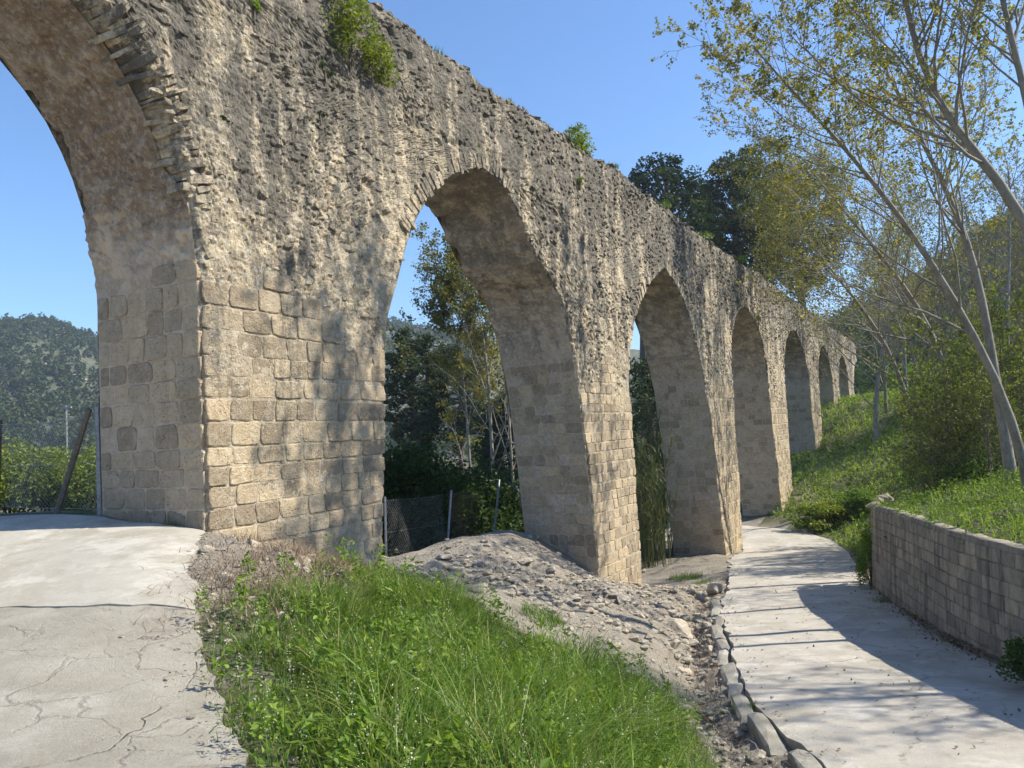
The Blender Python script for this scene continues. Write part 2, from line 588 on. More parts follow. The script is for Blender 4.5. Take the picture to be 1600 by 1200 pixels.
MAT['darkshrub'] = leaf_mat('dark_shrub_leaf', [(0, (0.025, 0.045, 0.014)), (0.6, (0.045, 0.08, 0.02)), (1, (0.09, 0.15, 0.03))], 0.25, 0.7, 0.1)
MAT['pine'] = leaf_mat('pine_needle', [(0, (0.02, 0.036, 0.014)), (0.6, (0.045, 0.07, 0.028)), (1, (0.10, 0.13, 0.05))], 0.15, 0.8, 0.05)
MAT['reed'] = leaf_mat('reed_leaf', [(0, (0.16, 0.15, 0.07)), (0.5, (0.08, 0.115, 0.035)), (1, (0.16, 0.2, 0.06))], 0.35)
MAT['plume'] = leaf_mat('reed_plume', [(0, (0.3, 0.27, 0.2)), (1, (0.5, 0.46, 0.38))], 0.3)
MAT['litter'] = leaf_mat('dead_leaf', [(0, (0.10, 0.065, 0.04)), (0.5, (0.20, 0.14, 0.09)), (1, (0.33, 0.26, 0.19))], 0.1)
MAT['flower'] = leaf_mat('seed_head', [(0, (0.45, 0.45, 0.30)), (1, (0.62, 0.62, 0.48))], 0.3)


def bark_mat(name, a, b):
    m = NT(name)
    n = m.noise(5, 6, 0.7, stretch=(1, 1, 0.5))
    col = m.mix(m.rng(n, 0.35, 0.65), a, b)
    col = m.mix(m.rng(m.noise(16, 3, 0.6, stretch=(1, 1, 2.2)), 0.6, 0.7, 0, 0.6), col, tuple(c * 0.35 for c in b))
    return m.done(col, m.bump(m.noise(24, 5, 0.7), 0.5, 0.015), 0.85)


MAT['bark'] = bark_mat('poplar_bark', (0.34, 0.315, 0.265), (0.20, 0.18, 0.145))
MAT['darkbark'] = bark_mat('dark_bark', (0.16, 0.13, 0.10), (0.09, 0.07, 0.055))


def plain(name, col, rough=0.7, metal=0.0, var=0.25, scale=12):
    m = NT(name)
    c = m.mix(m.rng(m.noise(scale, 5, 0.7), 0.35, 0.65), tuple(x * (1 + var) for x in col), tuple(x * (1 - var) for x in col))
    m.b.inputs['Metallic'].default_value = metal
    return m.done(c, None, rough)


MAT['steel'] = plain('galvanised_steel', (0.30, 0.31, 0.32), 0.55, 0.6)
MAT['wire'] = plain('fence_wire', (0.30, 0.30, 0.29), 0.6, 0.3)
MAT['rust'] = plain('rusty_wire', (0.26, 0.16, 0.10), 0.8, 0.2)
MAT['wood'] = plain('weathered_wood', (0.17, 0.14, 0.11), 0.9)
MAT['pole'] = plain('pole_concrete', (0.30, 0.30, 0.29), 0.9)


def hill_mat():
    m = NT('hill_scrub')
    n = m.noise(0.03, 6, 0.65); f = m.noise(0.25, 5, 0.7)
    col = m.mix(m.rng(f, 0.4, 0.62), (0.06, 0.075, 0.04), (0.15, 0.15, 0.10))
    col = m.mix(m.rng(n, 0.54, 0.70, 0, 0.35), col, (0.22, 0.20, 0.14))
    return m.done(col, m.bump(f, 0.8, 2.0), 0.95)


MAT['hill'] = hill_mat()
# ------------------------------------------------------------------ terrain
XF, XB = -8.32, -10.45


def rbf(points, c=1.5):
    P = np.array(points, float)
    n = len(P)
    D = np.sqrt(((P[:, None, :2] - P[None, :, :2]) ** 2).sum(-1) + c * c)
    A = np.zeros((n + 3, n + 3))
    A[:n, :n] = D - np.eye(n) * 0.02
    A[:n, n] = 1; A[:n, n + 1:] = P[:, :2]
    A[n, :n] = 1; A[n + 1:, :n] = P[:, :2].T
    w = np.linalg.solve(A, np.concatenate([P[:, 2], np.zeros(3)]))

    def f(x, y):
        x = np.asarray(x, float); y = np.asarray(y, float)
        r = w[n] + w[n + 1] * x + w[n + 2] * y
        for i in range(n):
            r = r + w[i] * np.sqrt((x - P[i, 0]) ** 2 + (y - P[i, 1]) ** 2 + c * c)
        return r
    return f


def path_z(x, y):
    d = -0.482 * np.asarray(x, float) + 0.876 * np.asarray(y, float)
    return np.maximum(-2.4 - 0.0943 * d, -5.62 + 0.0 * d)


# left and right edge of the lower path, near to far
PATH_L = np.array([(1.2, 2.5), (0.3, 4.6), (-1.15, 7.38), (-1.79, 8.63), (-2.4, 9.9), (-3.43, 13.3), (-4.52, 17.0), (-5.79, 22.85), (-6.9, 27.4), (-7.75, 30.8), (-8.0, 33.5), (-8.6, 35.9), (-10.5, 36.6), (-13.5, 37.0), (-18.5, 37.0), (-26, 36.0)])
PATH_R = np.array([(5.0, 4.6), (3.3, 6.6), (2.15, 8.9), (1.45, 10.2), (0.75, 11.5), (-0.28, 14.1), (-1.1, 17.6), (-2.05, 22.2), (-2.75, 26.6), (-3.35, 30.4), (-4.0, 34.5), (-5.0, 38.2), (-7.0, 41.2), (-10.5, 43.2), (-16.5, 43.6), (-26, 43)])


def resample(A, B, step):
    C = (A + B) / 2
    s = np.concatenate([[0], np.cumsum(np.linalg.norm(np.diff(C, axis=0), axis=1))])
    t = np.arange(0, s[-1], step)
    # Catmull-Rom through the section points
    def cr(P):
        i = np.clip(np.searchsorted(s, t, side='right') - 1, 0, len(s) - 2)
        u = ((t - s[i]) / (s[i + 1] - s[i]))[:, None]
        p0, p1, p2, p3 = P[np.maximum(i - 1, 0)], P[i], P[i + 1], P[np.minimum(i + 2, len(P) - 1)]
        return 0.5 * (2 * p1 + (p2 - p0) * u + (2 * p0 - 5 * p1 + 4 * p2 - p3) * u ** 2 + (3 * p1 - p0 - 3 * p2 + p3) * u ** 3)
    return cr(A), cr(B)


PL, PR = resample(PATH_L, PATH_R, 0.25)


def poly_dist(x, y, P):
    """distance to a polyline"""
    x = np.asarray(x, float); y = np.asarray(y, float)
    best = np.full(x.shape, 1e9)
    for a, b in zip(P[:-1], P[1:]):
        ab = b - a
        t = np.clip(((x - a[0]) * ab[0] + (y - a[1]) * ab[1]) / (ab @ ab + 1e-12), 0, 1)
        best = np.minimum(best, np.hypot(x - a[0] - t * ab[0], y - a[1] - t * ab[1]))
    return best


def inside(x, y, P):
    x = np.asarray(x, float); y = np.asarray(y, float)
    r = np.zeros(x.shape, bool)
    j = len(P) - 1
    for i in range(len(P)):
        xi, yi, xj, yj = P[i][0], P[i][1], P[j][0], P[j][1]
        c = ((yi > y) != (yj > y)) & (x < (xj - xi) * (y - yi) / (yj - yi + 1e-12) + xi)
        r ^= c
        j = i
    return r


LOWPTS = [
    (0, 0, -1.6), (-3.25, 2.93, -1.66), (-4.41, 2.33, -1.6), (-5.7, 4.55, -1.4), (-7.4, 3.9, -1.33), (-8.31, 6.93, -1.07), (-6.5, 5.4, -1.28),
    (-10.46, 6.95, -.88), (-12.9, 6.9, -.94), (-10.2, 5.6, -1.0), (-9.2, 6.3, -1.0), (-10, 0, -1.25), (-15, 0, -1.15), (-5, -2, -1.55), (0, -6, -1.6), (-8, 2, -1.34),
    (-18, 6, -1.05), (-14, 12, -1.6), (-20, -12, -1.1), (-30, 10, -1.4), (-8, -12, -1.2),
    (-8.3, 7.72, -1.33), (-8.3, 8.68, -1.69), (-8.3, 9.8, -2.06), (-8.3, 10.43, -2.24), (-8.3, 12.5, -2.62), (-8.3, 15, -2.95), (-8.3, 17.5, -3.4),
    (-8.3, 19.5, -4.0), (-8.3, 22.6, -4.85), (-8.3, 26, -5.1), (-8.3, 32.4, -5.42), (-8.3, 35.6, -5.66),
    (-10.5, 10.4, -2.4), (-10.5, 13, -2.55), (-10.5, 16, -2.5), (-10.5, 19.3, -2.75), (-10.6, 22.6, -4.7), (-10.6, 27, -5.3), (-10.6, 33, -5.6),
    (-12.2, 15.4, -3.12), (-12.2, 18, -3.17), (-12.2, 20, -3.3), (-14, 18, -3.4), (-14, 26, -5.2), (-20, 20, -3.8), (-20, 30, -5.6), (-30, 40, -6),
    (-6.5, 14, -3.15), (-6.5, 17, -3.75), (-6.7, 20, -4.35), (-7, 24, -4.9), (-5.2, 14.2, -3.55), (-6.0, 18, -4.05), (-5.2, 11.5, -2.95), (-4.6, 12.6, -3.4), (-7, 12, -2.7),
    (-6.5, 7, -1.62), (-6.2, 9, -2.2), (-5, 8, -2.3), (-4.5, 6, -1.98), (-3.5, 5, -2.0), (-2.5, 4, -1.95), (-4, 8.5, -2.8), (-3.1, 8.7, -3.08), (-4.4, 10.2, -3.0), (-3.6, 6.8, -2.5),
    (-2.4, 7.3, -2.85), (-1, 4.5, -2.5), (-1.7, 6.4, -2.85), (0, 1.8, -1.75), (1, 3.4, -2.5), (-0.2, 3, -2.1), (-7.2, 10.4, -2.3), (-6.2, 11, -2.55),
    (-60, 40, -6.5), (-40, 0, -2), (-60, -40, -3), (-40, 90, -6), (-20, 60, -5.5), (-14, 45, -5.4), (-12, 60, -3), (-12, 75, .6), (-16, 90, .5),
]
for (x, y) in PL[::8]:
    LOWPTS.append((x, y, float(path_z(x, y)) - 0.05))
for (x, y) in PR[::8]:
    LOWPTS.append((x, y, float(path_z(x, y)) - 0.05))
low_f = rbf(LOWPTS)
TERPTS = [
    (0.9, 12, -1.92), (-.1, 16, -2.08), (-1.5, 21, -2.32), (3, 10, -1.65), (3, 16, -1.72), (1, 21, -2.05), (5, 22, -1.55), (10, 15, -1.1), (10, 30, -.9), (0, 28, -2.5),
    (-2.6, 30, -4.3), (0, 35, -3.0), (-4.0, 38, -5.3), (-1, 42, -3.0), (-6, 45, -4.9), (-6, 50, -3.9), (-2, 52, -1.8), (-8.3, 48.8, -4.06), (-8.3, 54, -3.4), (-8.3, 59.7, -2.6),
    (-6, 62, -1.3), (-8.3, 72.6, .9), (-8.3, 85, 1.1), (-8.3, 100, 2.6), (0, 60, -.4), (0, 75, 1.3), (10, 50, 0.3), (10, 80, 2.2), (20, 30, 0.2), (20, 60, 2.5), (30, 90, 5),
    (25, 10, 0), (40, 30, 3), (15, 0, -.5), (8, 0, -1.2), (5, 4, -1.5), (-8.3, 45, -5.15), (-11, 50, -4.1), (-12, 60, -2.8), (-12, 75, .8), (-14, 100, 2), (60, 60, 8), (40, 120, 9), (0, 120, 5), (40, -30, 1),
    (4.2, 6, -1.5), (-3, 34, -4.6), (-2.5, 26, -3.0), (5, 35, -1.9), (5, 45, -1.0),
]
ter_f = rbf(TERPTS)
# front line of the retaining wall (x over y), then the foot of the grassy slope
WALL_Y = np.array([-30, 2.0, 5.0, 8.0, 9.5, 10.9, 12.06, 13.17, 14.36, 16.12, 18.44, 21.26, 24.0, 26.6, 30.4, 34.5, 38.2, 41.2, 44, 48, 56, 80, 140])
WALL_X = np.array([14, 5.6, 4.1, 2.62, 1.85, 1.15, 0.62, 0.22, -0.18, -0.63, -1.27, -1.86, -2.15, -2.6, -3.3, -4.0, -5.0, -7.0, -9.5, -13, -16, -22, -40])


def wall_x(y): return np.interp(y, WALL_Y, WALL_X)


def far_z(x, y):
    return -6.5 + 0.0 * x


def ground(x, y, detail=True):
    x = np.asarray(x, float); y = np.asarray(y, float)
    lo = low_f(x, y)
    # ditch beside the path's left kerb
    te = ter_f(x, y)
    w = np.interp(y, [0, 21.3, 23.5, 30, 60], [0.22, 0.22, 2.6, 6.5, 8.0])
    k = sstep(0, 1, (x - wall_x(y) - 0.10) / w)
    z = lo + (te - lo) * k
    r = np.hypot(x, y)
    z = z + (far_z(x, y) - z) * sstep(90, 190, r) * (x < 40) * 1.0 + 0.0
    z = np.where(x >= 40, np.minimum(z, 40), z)
    if detail:
        amp = sstep(0, 3, r) * np.where((x < -5) & (y < 6.9), 0.02, 0.06)
        z = z + amp * fbm(x / 0.9, y / 0.9, None, 3, 4) * np.where(k > 0.5, 1.6, 1.0)
    return z


def strip_dist(x, y, L, Rr):
    """signed: >0 inside the path strip"""
    P = np.concatenate([L, Rr[::-1]])
    ins = inside(x, y, P)
    d = np.full(np.shape(x), 0.0)
    return ins


PATH_POLY = np.concatenate([PL, PR[::-1]])
# the upper road: near old slab and far smooth slab
ROAD_OLD = np.array([(-2.6, -4), (-1.6, 0.2), (-2.2, 1.6), (-3.25, 2.93), (-4.5, 3.75), (-5.3, 4.25), (-5.75, 4.62), (-6.0, 4.5), (-6.6, 4.2), (-7.4, 3.93), (-9, 3.3), (-12, 2.0), (-14, -4)])
ROAD_NEW = np.array([(-14, -4), (-12, 2.0), (-9, 3.3), (-7.4, 3.93), (-6.6, 4.2), (-6.0, 4.5), (-5.75, 4.62), (-6.1, 5.0), (-6.75, 5.35), (-7.3, 5.9), (-7.9, 6.45), (-8.25, 6.85), (-9.3, 6.83), (-10.6, 6.7), (-12.8, 6.5), (-18, 6.1), (-26, 5.0), (-26, -4)])


def road_z(x, y):
    return low_f(x, y) + 0.005


xs = np.concatenate([-np.geomspace(13, 4200, 46)[::-1], np.arange(-12.9, 4.6, 0.10), np.geomspace(4.7, 4200, 62)])
ys = np.concatenate([-np.geomspace(3, 4200, 40)[::-1], np.arange(-2.9, 2.5, 0.3), np.arange(2.5, 26, 0.105), np.geomspace(26.2, 4200, 120)])
GX, GY = np.meshgrid(xs, ys)
gx, gy = GX.ravel(), GY.ravel()
gz = ground(gx, gy)
# rocky relief on the bare mound below the second arch and in the ditch
mound = np.exp(-(((gx + 6.8) / 2.6) ** 2 + ((gy - 15.5) / 5.0) ** 2)) * (gx > -11.5)
f1, f2, cid = cells(gx / 0.34, gy / 0.34 + gz * 0.4, 4)
gz = gz + mound * (0.12 * fbm(gx / 0.5, gy / 0.5, None, 21, 4) + 0.13 * (cid - 0.4) * sstep(0.02, 0.2, f2 - f1))
kd = poly_dist(gx, gy, PL[(PL[:, 1] > 3) & (PL[:, 1] < 26)])
leftside = ~inside(gx, gy, PATH_POLY)
sel = (gx < np.interp(gy, PL[:90, 1], PL[:90, 0])) & (gy > 4) & (gy < 24)
ditch = np.exp(-((kd - 0.62) / 0.34) ** 2) * sel * sstep(4, 6, gy) * (1 - sstep(19, 23, gy))
gz = gz - ditch * 0.34 * (1 + 0.4 * fbm(gx / 0.4, gy / 0.4, None, 8, 3))
inp = inside(gx, gy, PATH_POLY)
gz = np.where(inp, np.minimum(gz, path_z(gx, gy) - 0.07), gz)
pe = poly_dist(gx, gy, PL)
near_l = sel & (pe < 0.34)
gz = np.where(near_l, np.minimum(gz, path_z(gx, gy) - 0.12), gz)
inr = inside(gx, gy, ROAD_OLD) | inside(gx, gy, ROAD_NEW)
gz = np.where(inr, np.minimum(gz, road_z(gx, gy) - 0.035), gz)
gz = gz + ~inr * (0.16 * np.exp(-(((gx + 6.9) / 0.9) ** 2 + ((gy - 7.0) / 1.0) ** 2)) * (1 + 0.5 * fbm(gx / 0.3, gy / 0.3, None, 14, 3)))


def green(x, y):
    """1 where plants cover the soil"""
    g = inside(x, y, GRASS_POLY) * 1.0
    right = (x > wall_x(y) + 0.1)
    g = np.maximum(g, right * 1.0)
    g = np.maximum(g, (x < -12.6) * 1.0)
    g = np.maximum(g, ((x < -10.4) & (y > 21)) * 0.9)
    return g


GRASS_POLY = np.array([(-3.4, 2.8), (-4.72, 3.78), (-5.55, 4.42), (-5.95, 5.1), (-6.2, 6.0), (-6.7, 7.2), (-7.25, 8.4), (-7.6, 9.3), (-6.9, 9.5), (-5.9, 9.35), (-5.0, 9.1), (-4.3, 9.35), (-3.6, 9.55), (-3.0, 9.3), (-2.65, 8.6), (-2.0, 7.2), (-1.4, 6.0), (-.3, 4.2), (0.4, 2.6), (-.6, 1.9), (-1.9, 2.0)])
gt = np.clip(0.8 * green(gx, gy) + 0.35 * fbm(gx / 0.7, gy / 0.7, None, 31, 3) * (green(gx, gy) > 0), 0, 1)
tag(mobj('ground', np.stack([gx, gy, gz], 1), grid_faces(len(ys), len(xs)), MAT['earth'], None, True, gt), None, None, None, 'structure')
_GI = (xs, ys, gz.reshape(GX.shape))


def gh(x, y):
    """height of the built ground sheet (bilinear)"""
    x = np.atleast_1d(np.asarray(x, float)); y = np.atleast_1d(np.asarray(y, float))
    X, Y, Z = _GI
    i = np.clip(np.searchsorted(X, x) - 1, 0, len(X) - 2); j = np.clip(np.searchsorted(Y, y) - 1, 0, len(Y) - 2)
    u = np.clip((x - X[i]) / (X[i + 1] - X[i]), 0, 1); v = np.clip((y - Y[j]) / (Y[j + 1] - Y[j]), 0, 1)
    return (Z[j, i] * (1 - u) + Z[j, i + 1] * u) * (1 - v) + (Z[j + 1, i] * (1 - u) + Z[j + 1, i + 1] * u) * v


def gh1(x, y): return float(gh(x, y)[0])


# lower path: one concrete sheet with a thick edge
n_w = 15
U = np.linspace(0, 1, n_w)
edge = 0.09 * fbm(np.arange(len(PL)) * 0.45, np.zeros(len(PL)), None, 5, 3)
PLj = PL + (PL - PR) / np.linalg.norm(PL - PR, axis=1, keepdims=True) * edge[:, None]
pv = PLj[:, None, :] * (1 - U)[None, :, None] + PR[:, None, :] * U[None, :, None]
pz = path_z(pv[..., 0], pv[..., 1]) + 0.012 * fbm(pv[..., 0] / 0.8, pv[..., 1] / 0.8, None, 6, 3) - 0.02 * np.abs(U - 0.5)[None, :]
top = np.concatenate([pv, pz[..., None]], -1)
skirtL = top[:, :1].copy(); skirtL[..., 2] -= 0.16
skirtR = top[:, -1:].copy(); skirtR[..., 2] -= 0.16
G = np.concatenate([skirtL, top, skirtR], 1)
tag(mobj('path', G.reshape(-1, 3), grid_faces(G.shape[0], G.shape[1])[:, ::-1], MAT['path'], None, False), None, None, None, 'structure')


def slab(name, poly, mat, parent, step=0.10, thick=0.14, dz=0.0, seed=1, ragged=0.05):
    """concrete slab cut to an outline, following the ground"""
    # densify and roughen the outline
    out = []
    for a, b in zip(poly, np.roll(poly, -1, 0)):
        n = max(1, int(np.linalg.norm(b - a) / step))
        for t in np.arange(n) / n: out.append(a * (1 - t) + b * t)
    out = np.array(out)
    out = out + ragged * np.stack([fbm(out[:, 0] / .25, out[:, 1] / .25, None, seed, 3), fbm(out[:, 0] / .25, out[:, 1] / .25, None, seed + 9, 3)], 1)
    bm = bmesh.new()
    vs_ = [bm.verts.new((p[0], p[1], 0)) for p in out]
    es = [bm.edges.new((vs_[i], vs_[(i + 1) % len(vs_)])) for i in range(len(vs_))]
    # interior points from a jittered grid keep the sheet following the slope
    bmesh.ops.triangle_fill(bm, use_beauty=True, use_dissolve=False, edges=es)
    lo_, hi_ = out.min(0), out.max(0)
    for ax, a, b in ((0, lo_[0], hi_[0]), (1, lo_[1], hi_[1])):
        for c in np.arange(a + 0.3, b, 0.35):
            co = (c, 0, 0) if ax == 0 else (0, c, 0); no = (1, 0, 0) if ax == 0 else (0, 1, 0)
            bmesh.ops.bisect_plane(bm, geom=bm.verts[:] + bm.edges[:] + bm.faces[:], plane_co=co, plane_no=no)
    bmesh.ops.recalc_face_normals(bm, faces=bm.faces)
    V = np.array([v.co[:] for v in bm.verts])
    V[:, 2] = road_z(V[:, 0], V[:, 1]) + dz + 0.012 * fbm(V[:, 0] / 0.7, V[:, 1] / 0.7, None, seed + 3, 3)
    for v, p in zip(bm.verts, V): v.co = p
    if sum(f.normal.z for f in bm.faces) < 0: bmesh.ops.reverse_faces(bm, faces=bm.faces)
    bnd = [e for e in bm.edges if len(e.link_faces) == 1]
    ex = bmesh.ops.extrude_edge_only(bm, edges=bnd)
    for g in ex['geom']:
        if isinstance(g, bmesh.types.BMVert): g.co.z -= thick
    me = bpy.data.meshes.new(name); bm.to_mesh(me); bm.free()
    me.materials.append(mat)
    return link(name, me, parent)


road = empty('road')
tag(road, None, None, None, 'structure')
slab('slab', ROAD_OLD, MAT['road_old'], road, dz=0.0, seed=2, ragged=0.05)
slab('slab', ROAD_NEW, MAT['road_new'], road, dz=0.012, seed=8, ragged=0.04)
# ------------------------------------------------------------------ aqueduct
# every arch: knots (z, y) of its left and right leg, top knot = apex
def gen_arch(a, b, m, za, zb=-8.0):
    """pointed arch between pier edges a and b with its apex at (m, za)"""
    h = za - 1.6
    L = [(zb, a), (-2, a), (1.9, a + 0.02)] + [(1.9 + h * 0.92 * math.sin(t), a + (m - a) * (1 - math.cos(t)) ** 1.15 * 0.97) for t in np.linspace(0.2, 1.45, 7)] + [(za, m)]
    Rr = [(zb, b), (-5, b), (-0.5, b - 0.75), (1.5, b - 1.2)] + [(1.5 + h * 0.94 * math.sin(t), b - 1.2 - (b - 1.2 - m) * (1 - math.cos(t)) ** 1.1 * 0.97) for t in np.linspace(0.2, 1.45, 7)] + [(za, m)]
    return dict(L=np.array(L), R=np.array(Rr), m=m, za=za)


ARCH = [
    gen_arch(-15.0, -5.7, -10.4, 5.7),
    dict(L=np.array([(-8, -2.4), (2, -2.35), (3.2, -2.1), (4.3, -1.5), (5.0, -1.0), (5.6, -0.3), (6.2, 0.9), (6.5, 2.3)]),
         R=np.array([(-8, 6.94), (1.8, 6.92), (2.6, 6.89), (3.24, 6.77), (3.8, 6.62), (4.2, 6.45), (4.6, 6.2), (5.0, 5.85), (5.2, 5.6), (5.6, 5.05), (6.0, 4.35), (6.3, 3.55), (6.5, 2.3)]), m=2.3, za=6.5),
    dict(L=np.array([(-8, 10.4), (-2.24, 10.43), (0, 10.6), (2.02, 10.79), (2.63, 11.14), (3.62, 11.55), (4.3, 12.04), (4.75, 12.5), (5.12, 13.0), (5.45, 13.7), (5.68, 14.4)]),
         R=np.array([(-8, 19.6), (-4.02, 19.5), (-0.53, 19.03), (1.14, 18.76), (2.45, 18.34), (3.3, 17.88), (3.62, 17.62), (3.85, 16.95), (4.28, 16.5), (4.8, 16.1), (5.32, 15.67), (5.6, 15.0), (5.68, 14.4)]), m=14.4, za=5.68),
    dict(L=np.array([(-8, 22.66), (-4.8, 22.63), (2.03, 22.58), (2.43, 22.76), (3.2, 23.2), (3.85, 23.87), (4.6, 24.9), (5.15, 25.9), (5.45, 26.6)]),
         R=np.array([(-8, 32.5), (-5.39, 32.39), (-1, 31.7), (1.49, 31.05), (3.21, 30.08), (4.46, 29.0), (5.1, 27.9), (5.45, 26.6)]), m=26.6, za=5.45),
    gen_arch(35.65, 45.1, 39.9, 5.55), gen_arch(48.8, 59.7, 54.1, 5.65), gen_arch(63.1, 72.8, 67.9, 5.65), gen_arch(76.2, 85.8, 81.0, 5.65), gen_arch(89.2, 98.8, 94.0, 5.7),
]


def smooth_knots(K):
    """dense, softened copy of a leg's knots; the foot and the apex stay"""
    s = np.concatenate([[0], np.cumsum(np.hypot(*np.diff(K, axis=0).T))])
    t = np.linspace(0, s[-1], int(s[-1] / 0.05))
    z, y = np.interp(t, s, K[:, 0]), np.interp(t, s, K[:, 1])
    for _ in range(70):
        z[1:-1] = 0.25 * z[:-2] + 0.5 * z[1:-1] + 0.25 * z[2:]
        y[1:-1] = 0.25 * y[:-2] + 0.5 * y[1:-1] + 0.25 * y[2:]
    z = np.maximum.accumulate(z + np.arange(len(z)) * 1e-7)
    return np.stack([z, y], 1)


for _a in ARCH:
    _a['L'], _a['R'] = smooth_knots(_a['L']), smooth_knots(_a['R'])
ZTOP = 7.76
aq = empty('aqueduct', (XF, 9, -3))
tag(aq, 'tall rough tan limestone aqueduct with a row of pointed arches', 'aqueduct')
AQO = np.array([XF, 9, -3.0])


def leg_y(arch, side, z):
    K = arch[side]
    return np.where(z < arch['za'], np.interp(z, K[:, 0], K[:, 1]), arch['m'])


def top_z(y):
    return ZTOP + 0.10 * fbm(y / 0.9, y * 0 + 3, None, 41, 4) + 0.05 * np.sin(y / 3.1)


def rubble_amount(y, z):
    """1 in the rubble spandrels, 0 on the dressed lower piers"""
    lim = np.interp(y, [0, 6.5, 9, 12, 18, 24, 110], [2.1, 2.1, 1.6, 1.6, 1.2, 1.2, 1.6])
    return sstep(-0.5, 0.6, z - lim + 1.1 * vnoise(y / 0.9, z / 0.9, None, 3))


def face_low(y, z):
    return 0.045 * fbm(y / 1.3, z / 1.3, None, 1, 3) + 0.006 * vnoise(y / 0.4, z / 0.35, None, 7)


def face_disp(y, z):
    """relief of the front face (metres towards +x)"""
    ru = rubble_amount(y, z)
    pm = (0.25 + 0.75 * sstep(-0.35, 0.45, vnoise(y / 1.2, z / 0.9, None, 53))) * (0.7 + 0.3 * sstep(7.5, 10, y))
    b = face_low(y, z) - (1 - ru) * (0.009 - 0.013 * vnoise(y / 0.6, z / 0.5, None, 15))
    b = b + 0.020 * ru * fbm(y / 0.33, z / 0.28, None, 8, 3)
    b = b + (0.003 + 0.011 * ru) * fbm(y / 0.10, z / 0.085, None, 12, 3, 0.75)
    # thin broken bedding cracks
    ck = 1 - np.abs(vnoise(y / 0.55 + 0.3 * vnoise(y / .2, z / .2, None, 91), z / 0.16, None, 19))
    b = b - ru * pm * 0.030 * sstep(0.86, 1.0, ck) * sstep(-0.1, 0.35, vnoise(y / 0.7, z / 0.7, None, 29))
    wy = y + 0.07 * vnoise(y / 0.3, z / 0.3, None, 51); wz = z + 0.07 * vnoise(y / 0.3, z / 0.3, None, 52)
    f1, f2, cid = cells(wy / 0.23, wz / 0.145, 17)
    b = b + ru * pm * (0.032 * (cid - 0.5) + 0.028 * (sstep(0.02, 0.15, f2 - f1) - 0.8))
    f1, f2, cid = cells(wy / 0.085, wz / 0.06, 27)
    b = b + ru * (0.5 + 0.5 * pm) * 0.015 * (cid - 0.5) * sstep(0.0, 0.15, f2 - f1)
    # vertical washed-out runnels in the upper part
    v = vnoise(y / 0.21, z / 1.6, None, 61) * 0.6 + vnoise(y / 0.5, z / 2.5, None, 62)
    b = b - 0.022 * ru * sstep(0.4, 1.1, v) * sstep(2.4, 4.0, z) * sstep(0, 1, (y - 8.3) / 1.2)
    # spots where facing stones have fallen
    h = fbm(y / 0.45, z / 0.35, None, 71, 3)
    b = b - ru * 0.05 * sstep(0.70, 1.1, h)
    return b


